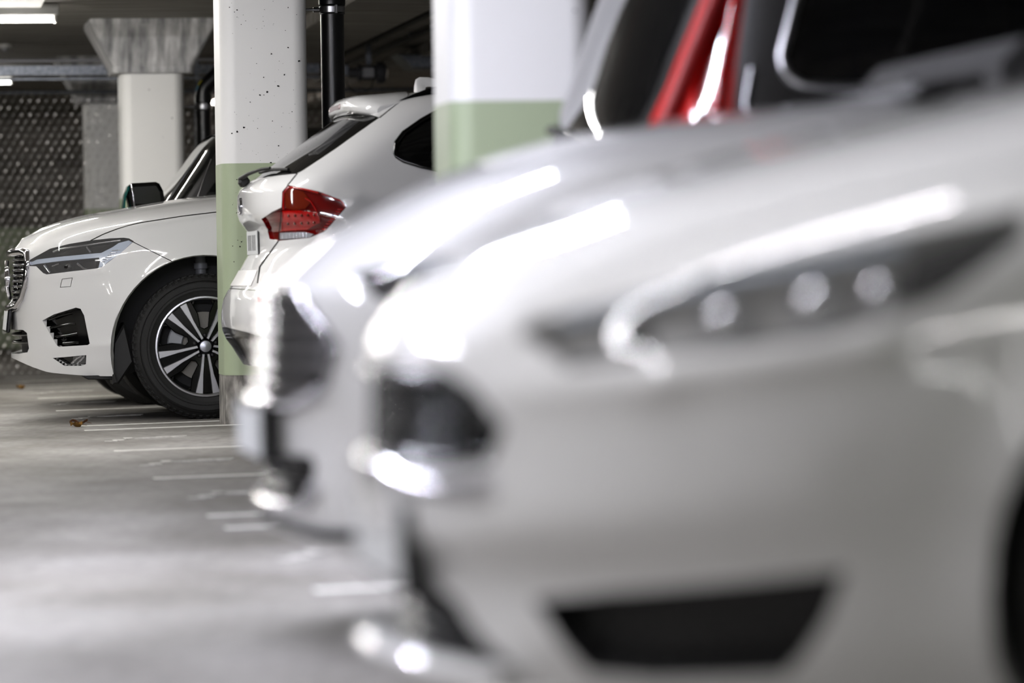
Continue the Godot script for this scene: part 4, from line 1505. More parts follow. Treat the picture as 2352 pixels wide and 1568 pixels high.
		g = Geo.new(); g.tube(s.path([0.2, 1.012, 0.197, 0.872], 0.002), 0.002, 6); parts.append(["split_seam", g, mats.black_plastic])
		for e in parts: put(e[0], e[1] if side == 0 else e[1].flipped_z(), e[2], lp)
		var rf := Geo.new()
		s.patch(rf, refl, -0.002, 6)
		s.rim(rf, refl, 0.0, -0.004)
		put("reflector", rf if side == 0 else rf.flipped_z(), mats.red_lens, t, "small red reflector in the bumper")
	# glass
	g = Geo.new()
	s.patch(g, clipped(glass), -0.004, 16)
	pair("rear_window", g, mats.tinted_glass, t)
	for w in [win, win2]:
		g = Geo.new(); s.patch(g, w, -0.012, 12)
		twins("side_window", g, mats.tinted_glass, t)
		g = Geo.new(); s.rim(g, w, 0.0, -0.02)
		twins("window_seal", g, mats.black_plastic, t)
	g = Geo.new()
	var frame := PackedVector3Array()
	for q in win: frame.append(s.on(q.x, q.y, -0.004))
	g.tube(frame, 0.012, 8, true)
	twins("window_surround", g, mats.black_gloss, t)
	g = Geo.new()
	g.tube(s.path([0.835, 1.19, 0.9, 1.3, 0.925, 1.36], -0.03), 0.008, 8)
	twins("window_divider", g, mats.black_plastic, t)
	g = Geo.new()
	g.box(Vector3(1.6, 0.95, 0), Vector3(2.2, 0.5, 1.3), 0.05)
	put("cabin_lining", g, mats.cabin_dark, t)
	# roof spoiler: sections from the middle outwards
	g = Geo.new()
	var sect := [[0.526, 1.455], [0.529, 1.482], [0.548, 1.503], [0.585, 1.513], [0.64, 1.516], [0.72, 1.52], [0.8, 1.527], [0.82, 1.5], [0.7, 1.455], [0.6, 1.437], [0.542, 1.432]]
	var rows := []
	for z in [0.0, 0.15, 0.3, 0.42, 0.5, 0.55, 0.585, 0.6]:
		var f: float = z / 0.6
		var row := PackedVector3Array()
		for p in sect:
			var drop: float = 0.012 * f * f + 0.035 * pow(f, 8)
			var back: float = 0.03 * f * f + 0.04 * pow(f, 8)
			var mid := Vector2(0.68, 1.48)
			var q := Vector2(p[0], p[1])
			q = mid + (q - mid) * (1.0 - 0.35 * pow(f, 10))
			row.append(Vector3(q.x + back * (1.0 if p[0] < 0.7 else 0.2), q.y - drop, z))
		rows.append(row)
	g.grid(rows, 1.0, true)
	var last: PackedVector3Array = rows[-1]
	for i in last.size(): g.flat(Vector3(0.7, 1.45, 0.603), last[i], last[(i + 1) % last.size()], Vector3(0, 0, 1))
	pair("roof_spoiler", g, mats.white_paint, t)
	g = Geo.new()
	g.box(Vector3(0.536, 1.466, 0), Vector3(0.02, 0.026, 0.4), 0.004, Basis(Vector3(0, 0, 1), -0.2))
	put("high_stop_lamp", g, mats.pink_lens, t, "narrow pinkish stop lamp in the spoiler")
	# shark fin aerial and roof rails
	g = Geo.new()
	var fin := pts([0.893, 1.53, 0.896, 1.56, 0.903, 1.588, 0.922, 1.599, 0.965, 1.597, 1.017, 1.584, 1.07, 1.562, 1.14, 1.53])
	var fin_rows := []
	for k in 9:
		var f := -1.0 + k / 4.0
		var row := PackedVector3Array()
		var w := sqrt(maxf(1.0 - f * f, 0.0))
		for q in fin: row.append(Vector3(1.0 + (q.x - 1.0) * (0.55 + 0.45 * w), 1.53 + (q.y - 1.53) * (0.35 + 0.65 * w), 0.03 * f * (1.0 - 0.5 * (q.y - 1.53) / 0.07)))
		fin_rows.append(row)
	g.grid(fin_rows, -1.0)
	put("aerial_fin", g, mats.white_paint, t)
	g = Geo.new()
	g.prism(pts([0.752, 1.473, 0.98, 1.499, 1.6, 1.525, 2.6, 1.5, 2.6, 1.53, 1.6, 1.565, 1.15, 1.56, 1.05, 1.553, 0.964, 1.54, 0.88, 1.521, 0.81, 1.497]), Transform3D(Basis(), Vector3(0, 0, 0.54)), 0.055, 0.008)
	twins("roof_rail", g, mats.black_gloss, t)
	g = Geo.new()
	g.tube(PackedVector3Array([Vector3(0.62, 1.505, -0.2), Vector3(0.55, 1.55, -0.2)]), 0.002, 5)
	# wiper
	var wi := holder("rear_wiper", t)
	g = Geo.new(); g.box(Vector3(0.105, 1.145, 0.0), Vector3(0.05, 0.04, 0.06), 0.01, Basis(Vector3(0, 0, 1), 0.6))
	put("hub", g, mats.black_plastic, wi)
	g = Geo.new(); g.tube(PackedVector3Array([Vector3(0.088, 1.158, 0.0), Vector3(0.115, 1.178, 0.12), Vector3(0.16, 1.194, 0.28), Vector3(0.19, 1.196, 0.38)]), PackedFloat32Array([0.011, 0.009, 0.007, 0.006]), 8)
	put("arm", g, mats.black_plastic, wi)
	g = Geo.new(); g.tube(PackedVector3Array([Vector3(0.165, 1.182, 0.15), Vector3(0.2, 1.188, 0.42), Vector3(0.25, 1.182, 0.6)]), 0.007, 8)
	put("blade", g, mats.rubber, wi)
	# number plate and emblem
	var pl := holder("number_plate", t, Vector3(0.14, 0.862, 0))
	g = Geo.new(); g.box(Vector3(0.008, 0, 0), Vector3(0.024, 0.132, 0.55), 0.006)
	put("frame", g, mats.black_plastic, pl)
	g = Geo.new(); g.box(Vector3(-0.006, 0.006, 0), Vector3(0.004, 0.108, 0.52), 0.0015)
	put("plate", g, mats.plate_white, pl)
	for k in 6:
		g = Geo.new()
		g.box(Vector3(-0.0085, 0.006, -0.17 + 0.062 * k + (0.02 if k > 2 else 0.0)), Vector3(0.002, 0.07, 0.016))
		put("character_stroke", g, mats.plate_ink, pl)
	var em := holder("round_emblem", t, Vector3(0.0885, 1.035, 0))
	var disc := Transform3D(Basis(Vector3(0, 0, -1), Vector3(-1, 0, 0), Vector3(0, 1, 0)), Vector3.ZERO)
	g = Geo.new(); g.lathe(pts([0.028, 0.006, 0.034, 0.009, 0.041, 0.007, 0.042, -0.008]), disc, 32)
	put("ring", g, mats.chrome, em)
	for k in 4:
		g = Geo.new(); g.lathe(pts([0.0, 0.007, 0.03, 0.006]), disc, 8, PI / 2 * k, PI / 2 * (k + 1))
		put("quarter", g, mats.emblem_blue if k % 2 else mats.plate_white, em)
	# grey reflection put in as a slab under the plate
	g = Geo.new()
	s.slab(g, clipped(s.outline(reflection_line, true)), -0.002, 0.004, 8)
	pair("grey_reflection_slab", g, mats.satin_chrome, t)
	g = Geo.new()
	for z in [0.42]:
		g.tube(PackedVector3Array([Vector3(0.16, 0.355, z), Vector3(0.4, 0.355, z)]), 0.035, 16)
	twins("exhaust_pipe", g, mats.chrome, t)
	wheel_houses(t, [0.92, 3.6], 0.335, 0.402, 0.88)
	underbody(t, 0.2, 0.5, 0.33, 0.5)
	underbody(t, 1.35, 3.2, 0.24, 0.84)
	wheels(t, [0.92, 3.6], 0.335, 0.23, 0.77, false)


# ======================================================================= the dark car beyond the SUV

func build_dark_car() -> void:
	var t := car("black_car", "black car with a pale sheen on its windscreen behind the white SUV bonnet", 0.86, 24.75)
	var s := Shell.new()
	s.L = 0.6
	s.N = 2.4
	s.nose = pts([0, 0.04, 0.4, 0.0, 0.8, 0.02, 1, 0.1])
	s.top = pts([0, 0.78, 0.3, 0.95, 0.7, 1.06, 1.0, 1.12, 1.4, 1.14, 3.8, 1.1])
	s.bot = pts([0, 0.24, 3.8, 0.26])
	s.wid = pts([0, 0.85, 1, 0.88, 3.2, 0.88, 3.8, 0.75])
	s.sec = pts([0, 0.93, 0.25, 0.985, 0.5, 1, 0.75, 0.98, 0.88, 0.93, 0.94, 0.8, 0.98, 0.5, 1, 0])
	s.umax = 3.6
	s.steps(16, 1.3, 20, 0.1, 0.25)
	var g := Geo.new()
	var arch := s.ring(0.72, 0.32, 0.37, 32)
	var arch2 := s.ring(3.0, 0.32, 0.37, 32)
	s.panel(g, [arch, arch2])
	pair("body_shell", g, mats.black_paint, t)
	var r := Shell.new()
	r.L = 0.2
	r.N = 4.5
	r.nose = pts([0, 0.78, 0.2, 0.85, 0.6, 1.0, 0.85, 1.1, 0.94, 1.16, 1, 1.42])
	r.top = pts([0.75, 1.55, 1.3, 1.575, 2.4, 1.59, 3.6, 1.52])
	r.bot = pts([0.8, 1.07, 3.6, 1.07])
	r.wid = pts([0.8, 0.82, 3.6, 0.8])
	r.sec = pts([0, 1, 0.4, 0.95, 0.75, 0.86, 0.9, 0.8, 0.97, 0.6, 1, 0])
	r.umax = 2.6
	r.steps(18, 2.6, 18, 0.2, 0.25)
	glasshouse(t, r, mats.black_paint, mats.window_glass, 0.86, [[1.0, 1.75], [1.85, 2.4]])
	g = Geo.new()
	g.tube(r.path([0.99, 1.12, 1.05, 1.27, 1.1, 1.38], 0.003), 0.003, 8)
	twins("pillar_trim", g, mats.satin_chrome, t)
	g = Geo.new()
	g.box(Vector3(2.0, 1.0, 0), Vector3(2.0, 0.5, 1.2), 0.05)
	put("cabin_lining", g, mats.cabin_dark, t)
	# mirror on the near side
	for s_ in [1.0]:
		var mi := holder("door_mirror", t)
		g = Geo.new()
		var prof := pts([0.012, -0.07, 0.0, 0.0, 0.018, 0.058, 0.03, 0.066, 0.165, 0.07, 0.185, 0.06, 0.205, 0.02, 0.212, -0.04, 0.2, -0.075])
		g.prism(prof, Transform3D(Basis(), Vector3(0.592, 1.185, 0.9 if s_ > 0 else -1.08)), 0.18, 0.022, 60.0)
		put("housing", g, mats.black_gloss, mi)
		g = Geo.new()
		g.prism(pts([-0.022, -0.08, -0.012, 0.0, 0.01, 0.052, 0.024, 0.05, 0.03, 0.0, 0.03, -0.08]), Transform3D(Basis(), Vector3(0.59, 1.185, 0.91 if s_ > 0 else -1.07)), 0.16, 0.012, 60.0)
		put("front_cap", g, mats.teal_paint, mi, "teal front cap of the mirror")
		g = Geo.new()
		g.tube(PackedVector3Array([Vector3(0.632, 1.11, 1.08 * s_), Vector3(0.627, 1.19, 1.082 * s_), Vector3(0.618, 1.245, 1.075 * s_)]), 0.006, 8)
		put("trim_line", g, mats.chrome, mi)
		g = Geo.new()
		g.tube(PackedVector3Array([Vector3(0.76, 1.12, 0.95 * s_), Vector3(0.85, 1.08, 0.8 * s_)]), 0.03, 10)
		put("stalk", g, mats.black_plastic, mi)
	var wi := holder("wiper", t)
	g = Geo.new()
	g.tube(PackedVector3Array([Vector3(0.8, 1.12, -0.3), Vector3(0.84, 1.14, 0.1), Vector3(0.93, 1.16, 0.45), Vector3(1.0, 1.24, 0.62)]), 0.011, 8)
	put("arm", g, mats.black_plastic, wi)
	g = Geo.new()
	g.tube(PackedVector3Array([Vector3(0.83, 1.13, 0.0), Vector3(0.9, 1.165, 0.35), Vector3(1.0, 1.25, 0.66)]), 0.008, 8)
	put("blade", g, mats.rubber, wi)
	wheel_houses(t, [0.72, 3.0], 0.32, 0.372, 0.86)
	underbody(t, 0.1, 3.6, 0.26, 0.5)
	wheels(t, [0.72, 3.0], 0.31, 0.21, 0.74, false)


# ======================================================================= the black estate, tail towards the aisle

func build_black_estate() -> void:
	var t := car("black_estate_car", "black estate car parked tail out with tall upright red tail lamps", 1.78, 11.0)
	var s := Shell.new()
	s.L = 0.5
	s.N = 3.0
	s.nose = pts([0, 0.08, 0.15, 0.0, 0.4, 0.03, 0.54, 0.07, 0.65, 0.13, 0.78, 0.195, 0.9, 0.28, 1, 0.5])
	s.top = pts([0, 1.74, 0.8, 1.76, 2, 1.77, 3, 1.7, 3.4, 1.25, 4.8, 1.0])
	s.bot = pts([0, 0.3, 4.8, 0.3])
	s.wid = pts([0, 0.95, 1, 0.96, 4, 0.95, 4.8, 0.8])
	s.sec = pts([0, 0.93, 0.15, 0.985, 0.35, 1, 0.5, 0.985, 0.6, 0.94, 0.75, 0.86, 0.88, 0.78, 0.95, 0.68, 0.985, 0.5, 1, 0])
	s.umax = 4.9
	s.steps(34, 1.6, 44, 0.06, 0.25)
	var lamp := s.outline([0.13, 1.02, 0.155, 1.072, 0.165, 1.093, 0.201, 1.167, 0.24, 1.253, 0.301, 1.382, 0.37, 1.53, 0.40, 1.58, 0.455, 1.58, 0.43, 1.48, 0.392, 1.374, 0.352, 1.211, 0.33, 1.1, 0.36, 1.03, 0.42, 0.95, 0.36, 0.9, 0.2, 0.95])
	var glass := PackedVector2Array([Vector2(-0.02, s.side(0.075, 1.07).y)])
	glass.append(Vector2(s.side(0.13, 1.08).x * 0.97, s.side(0.13, 1.07).y))
	for q in s.outline([0.135, 1.075, 0.185, 1.167, 0.222, 1.253, 0.283, 1.382, 0.34, 1.5, 0.35, 1.58], false, false): glass.append(q)
	glass.append(Vector2(-0.02, s.side(0.3, 1.6).y))
	var win_line := [0.62, 1.62, 0.56, 1.5, 0.51, 1.368, 0.459, 1.228, 0.462, 1.19, 0.475, 1.168, 0.5, 1.152, 0.55, 1.145, 1.5, 1.12, 1.5, 1.62]
	var win := s.outline(win_line)
	var win2 := s.outline([1.58, 1.62, 1.58, 1.12, 3.1, 1.12, 2.7, 1.55])
	var arch := s.ring(0.95, 0.36, 0.42, 40)
	var arch2 := s.ring(3.85, 0.36, 0.42, 40)
	var holes := [lamp, glass, win, win2, arch, arch2]
	holes += s.slots([0.2, 0.95, 0.16, 0.8, 0.14, 0.65], 0.006)
	var g := Geo.new()
	s.panel(g, holes)
	pair("body_shell", g, mats.black_paint, t)
	for side in 2:
		var lp := holder("tail_lamp", t)
		var parts := []
		g = Geo.new(); s.patch(g, lamp, -0.008, 14); s.rim(g, lamp, 0.0, -0.01); parts.append(["base", g, mats.dark_red_lens])
		g = Geo.new(); s.slab(g, s.outline([0.15, 1.06, 0.205, 1.167, 0.245, 1.253, 0.305, 1.382, 0.372, 1.53, 0.39, 1.53, 0.335, 1.382, 0.285, 1.253, 0.255, 1.15, 0.25, 1.06]), -0.008, 0.006, 12); parts.append(["outer_rib", g, mats.red_lens])
		g = Geo.new(); g.tube(s.path([0.29, 1.1, 0.31, 1.18, 0.34, 1.28, 0.375, 1.4, 0.41, 1.52], -0.002), 0.012, 8); parts.append(["inner_streak", g, mats.red_lens])  # reflected lamp streak put in as a brighter red stripe
		g = Geo.new(); s.slab(g, s.outline([0.16, 1.04, 0.27, 1.05, 0.36, 1.0, 0.34, 0.94, 0.2, 0.97]), -0.008, 0.004, 8); parts.append(["lower_field", g, mats.red_lens])
		g = Geo.new(); g.tube(s.path([0.19, 1.06, 0.205, 1.093, 0.24, 1.167, 0.28, 1.253, 0.34, 1.382, 0.41, 1.53], 0.022), 0.02, 10); parts.append(["outer_edge", g, mats.frosted_red_lens])
		for e in parts: put(e[0], e[1] if side == 0 else e[1].flipped_z(), e[2], lp)
	g = Geo.new(); s.patch(g, clipped(glass), -0.004, 16)
	pair("rear_window", g, mats.tinted_glass, t)
	for w in [win, win2]:
		g = Geo.new(); s.patch(g, w, -0.012, 12)
		twins("side_window", g, mats.tinted_glass, t)
	g = Geo.new()
	g.tube(s.path([0.62, 1.62, 0.56, 1.5, 0.51, 1.368, 0.459, 1.228, 0.462, 1.19, 0.475, 1.168, 0.5, 1.152, 0.55, 1.145, 1.0, 1.13, 3.1, 1.12], 0.006), 0.013, 10)
	twins("window_trim", g, mats.satin_chrome, t, "bright window trim")
	g = Geo.new()
	g.tube(s.path([0.385, 1.2, 0.36, 1.11, 0.375, 1.04, 0.43, 0.95], 0.003), 0.007, 8)
	twins("lamp_edge", g, mats.satin_chrome, t)
	var wi := holder("rear_wiper", t)
	g = Geo.new(); g.box(Vector3(0.06, 1.06, 0.0), Vector3(0.06, 0.05, 0.07), 0.012)
	put("hub", g, mats.black_plastic, wi)
	g = Geo.new(); g.tube(PackedVector3Array([Vector3(0.05, 1.075, 0.0), Vector3(0.08, 1.1, -0.3), Vector3(0.1, 1.105, -0.5)]), 0.012, 8)
	put("arm", g, mats.black_plastic, wi)
	g = Geo.new()
	g.box(Vector3(0.062, 0.93, 0), Vector3(0.03, 0.03, 0.9), 0.008)
	put("tailgate_handle", g, mats.chrome, t)
	var pl := holder("number_plate", t, Vector3(0.035, 0.8, 0))
	g = Geo.new(); g.box(Vector3.ZERO, Vector3(0.02, 0.12, 0.53), 0.004)
	put("plate", g, mats.plate_white, pl)
	g = Geo.new(); g.box(Vector3(2.1, 0.9, 0), Vector3(2.8, 0.6, 1.3), 0.05)
	put("cabin_lining", g, mats.cabin_dark, t)
	wheel_houses(t, [0.95, 3.85], 0.36, 0.422, 0.93)
	underbody(t, 0.1, 4.6, 0.3, 0.55)
	wheels(t, [0.95, 3.85], 0.365, 0.25, 0.82, false)


# ======================================================================= the white saloon with the slatted grille

func build_sedan() -> void:
	var t := car("white_saloon", "blurred white saloon parked nose out with a chrome slatted grille", 0.78, 8.5)
	var s := Shell.new()
	s.L = 0.8
	s.N = 2.3
	s.nose = pts([0, 0.02, 0.08, 0.004, 0.37, 0, 0.49, -0.006, 0.66, 0.002, 0.844, 0.014, 0.858, 0.026, 0.88, 0.048, 0.95, 0.102, 1, 0.16])
	s.top = pts([0, 0.79, 0.1, 0.8, 0.16, 0.817, 0.222, 0.847, 0.339, 0.905, 0.421, 0.936, 0.52, 0.966, 0.629, 0.992, 0.828, 1.022, 1.01, 1.041, 1.267, 1.061, 1.5, 1.07, 4.8, 1.0])
	s.bot = pts([0, 0.237, 0.06, 0.215, 0.138, 0.192, 0.261, 0.16, 0.6, 0.155, 4.8, 0.2])
	s.wid = pts([0, 0.88, 0.5, 0.9, 1, 0.92, 4, 0.92, 4.8, 0.8])
	s.sec = pts([0, 0.93, 0.1, 0.965, 0.25, 0.99, 0.5, 1, 0.7, 0.985, 0.8, 0.96, 0.87, 0.91, 0.92, 0.82, 0.96, 0.66, 0.985, 0.45, 1, 0])
	s.arches = [[0.98, 0.33, 0.37, 0.014, 0.1], [3.8, 0.33, 0.37, 0.014, 0.1]]
	s.ridges = [[0.2, 0.9, 1.2, 1.0, 0.006, 0.03]]
	s.umax = 4.8
	s.steps(34, 1.6, 44, 0.06, 0.25)
	var lamp := s.outline([0.147, 0.737, 0.18, 0.683, 0.28, 0.69, 0.45, 0.72, 0.6, 0.77, 0.66, 0.80, 0.6, 0.812, 0.459, 0.795, 0.324, 0.772])
	var grille_line := [0.0, 0.716, 0.23, 0.712, 0.36, 0.692, 0.47, 0.63, 0.515, 0.595, 0.49, 0.525, 0.38, 0.492, 0.2, 0.486, 0.0, 0.486]
	var grille := s.outline(grille_line, true)
	var intake_line := [0.0, 0.385, 0.4, 0.387, 0.42, 0.37, 0.385, 0.3, 0.25, 0.285, 0.0, 0.282]
	var intake := s.outline(intake_line, true)
	var fog := s.outline([0.13, 0.37, 0.3, 0.39, 0.33, 0.36, 0.3, 0.3, 0.16, 0.29])
	var arch := s.ring(0.98, 0.33, 0.37, 40)
	var arch2 := s.ring(3.8, 0.33, 0.37, 40)
	var hood_line := [0.33, 0.775, 0.459, 0.8, 0.6, 0.845, 0.745, 0.885, 1.07, 0.95, 1.267, 0.985]
	var holes := [lamp, grille, intake, fog, arch, arch2]
	holes += s.slots(hood_line, 0.006)
	var hl := s.outline(hood_line, false, false)
	var bonnet := PackedVector2Array([Vector2(-0.01, 1.01), Vector2(-0.01, 0.995), Vector2(0.3, 0.985), s.side(0.147, 0.737)])
	for q in hl: bonnet.append(q)
	bonnet.append(Vector2(hl[-1].x, 1.01))
	var g := Geo.new()
	s.panel(g, holes, bonnet)
	pair("bonnet", g, mats.white_paint, t)
	var rest := PackedVector2Array([Vector2(-0.01, -0.01), Vector2(5, -0.01), Vector2(5, 1.01), Vector2(hl[-1].x, 1.01)])
	for i in range(hl.size() - 1, -1, -1): rest.append(hl[i])
	rest.append(s.side(0.147, 0.737))
	rest.append(Vector2(0.3, 0.985))
	rest.append(Vector2(-0.01, 0.995))
	g = Geo.new()
	s.panel(g, holes, rest)
	pair("body_shell", g, mats.white_paint, t)
	for h in [arch, arch2]:
		g = Geo.new()
		s.rim(g, h, 0.0, -0.025)
		twins("arch_edge", g, mats.white_paint, t)
	for side in 2:
		var lp := holder("headlamp", t)
		var parts := []
		g = Geo.new(); s.patch(g, lamp, -0.04, 12); s.rim(g, lamp, 0.0, -0.04); parts.append(["housing", g, mats.lamp_housing])
		g = Geo.new(); g.tube(s.path([0.2, 0.745, 0.33, 0.765, 0.5, 0.788, 0.62, 0.803], -0.01), 0.007, 8); parts.append(["light_strip", g, mats.light_guide])
		for x in [0.27, 0.4, 0.5]:
			g = Geo.new()
			var q := s.side(x, 0.725 + (x - 0.27) * 0.22)
			g.ball(s.on(q.x, q.y, -0.025), Vector3(0.03, 0.024, 0.03), 14)
			parts.append(["reflector_bowl", g, mats.chrome])
		g = Geo.new(); s.patch(g, lamp, -0.001, 12); parts.append(["lens", g, mats.clear_lens])
		for e in parts: put(e[0], e[1] if side == 0 else e[1].flipped_z(), e[2], lp)
	var gr := holder("grille", t)
	g = Geo.new(); s.patch(g, clipped(grille), -0.022, 12); s.rim(g, grille, 0.0, -0.022)
	pair("back", g, mats.black_plastic, gr)
	for i in 6:
		var y := 0.697 - 0.034 * i
		var z: float = [0.33, 0.41, 0.46, 0.5, 0.5, 0.485][i]
		g = Geo.new()
		g.tube(Shell.both(s.path([0, y, z * 0.5, y, z, y], -0.008, true, false, 8)), 0.009, 10)
		put("slat", g, mats.black_gloss, gr)
		g = Geo.new()
		g.tube(Shell.both(s.path([0, y, z * 0.5, y, z, y], 0.002, true, false, 8)), 0.003, 16, false, 2.5, -0.45)
		put("slat_edge", g, mats.chrome, gr)
	g = Geo.new()
	g.tube(Shell.both(s.path(grille_line, 0.004, true, false, 5)), 0.009, 10)
	put("surround", g, mats.chrome, gr)
	g = Geo.new()
	g.tube(Shell.both(s.path([0.0, 0.484, 0.2, 0.484, 0.38, 0.492, 0.47, 0.515], 0.006, true, false, 5)), 0.02, 12)
	put("lower_bar", g, mats.chrome, gr)
	var lo := holder("lower_intake", t)
	g = Geo.new(); s.patch(g, clipped(intake), -0.06, 10); s.rim(g, intake, 0.0, -0.06)
	pair("back", g, mats.black_plastic, lo)
	for y in [0.365, 0.335, 0.31]:
		g = Geo.new()
		g.tube(Shell.both(s.path([0, y, 0.2, y, 0.4, y], -0.012, true, false, 6)), 0.006, 8)
		put("bar", g, mats.black_gloss, lo)
	g = Geo.new()
	g.tube(Shell.both(s.path([0.0, 0.282, 0.25, 0.285, 0.385, 0.298, 0.42, 0.33], 0.006, true, false, 5)), 0.013, 10)
	put("chrome_lip", g, mats.chrome, lo)
	g = Geo.new()
	g.tube(Shell.both(s.path([0.0, 0.25, 0.27, 0.246, 0.42, 0.238, 0.6, 0.24], 0.0, true, false, 5)), 0.012, 8)
	put("chin_strip", g, mats.black_plastic, t)
	g = Geo.new(); s.patch(g, fog, -0.04, 8); s.rim(g, fog, 0.0, -0.04)
	twins("fog_pocket", g, mats.black_plastic, t)
	var pl := holder("number_plate", t, Vector3(-0.014, 0.428, 0))
	g = Geo.new(); g.box(Vector3(0.008, 0, 0), Vector3(0.024, 0.122, 0.55), 0.005)
	put("frame", g, mats.black_plastic, pl)
	g = Geo.new(); g.box(Vector3(-0.006, 0, 0), Vector3(0.004, 0.1, 0.51), 0.0015)
	put("plate", g, mats.plate_white, pl)
	var r := Shell.new()
	r.L = 0.55
	r.N = 2.5
	r.nose = pts([0, 1.2, 0.25, 1.38, 0.6, 1.68, 0.85, 1.95, 1, 2.3])
	r.top = pts([1.2, 1.3, 1.8, 1.4, 2.4, 1.45, 3.4, 1.4, 4.4, 1.1])
	r.bot = pts([1.2, 1.0, 4.6, 1.0])
	r.wid = pts([1.2, 0.82, 3.6, 0.82, 4.4, 0.7])
	r.sec = pts([0, 1, 0.4, 0.93, 0.75, 0.82, 0.9, 0.74, 0.97, 0.55, 1, 0])
	r.umax = 3.2
	r.steps(16, 3.2, 16, 0.2, 0.25)
	glasshouse(t, r, mats.white_paint, mats.window_glass, 0.95, [[1.02, 1.75], [1.83, 2.55]])
	g = Geo.new()
	g.box(Vector3(2.6, 0.9, 0), Vector3(2.4, 0.5, 1.3), 0.05)
	put("cabin_lining", g, mats.cabin_dark, t)
	var wi := holder("wiper", t)
	g = Geo.new(); g.box(Vector3(1.27, 1.058, 0.42), Vector3(0.06, 0.03, 0.05), 0.008)
	put("hub", g, mats.black_plastic, wi)
	g = Geo.new(); g.tube(PackedVector3Array([Vector3(1.27, 1.07, 0.42), Vector3(1.31, 1.085, 0.2), Vector3(1.33, 1.09, -0.1)]), 0.01, 8)
	put("arm", g, mats.black_plastic, wi)
	g = Geo.new()
	g.prism(pts([1.2, 1.04, 1.34, 1.05, 1.34, 1.075, 1.22, 1.062]), Transform3D(Basis(), Vector3(0, 0, -0.7)), 1.4, 0.005)
	put("scuttle", g, mats.black_plastic, t)
	wheel_houses(t, [0.98, 3.8], 0.33, 0.372, 0.9)
	underbody(t, 0.25, 0.6, 0.18, 0.5)
	underbody(t, 1.4, 3.4, 0.18, 0.86)
	wheels(t, [0.98, 3.8], 0.325, 0.22, 0.79, false)


# ======================================================================= the nearest car

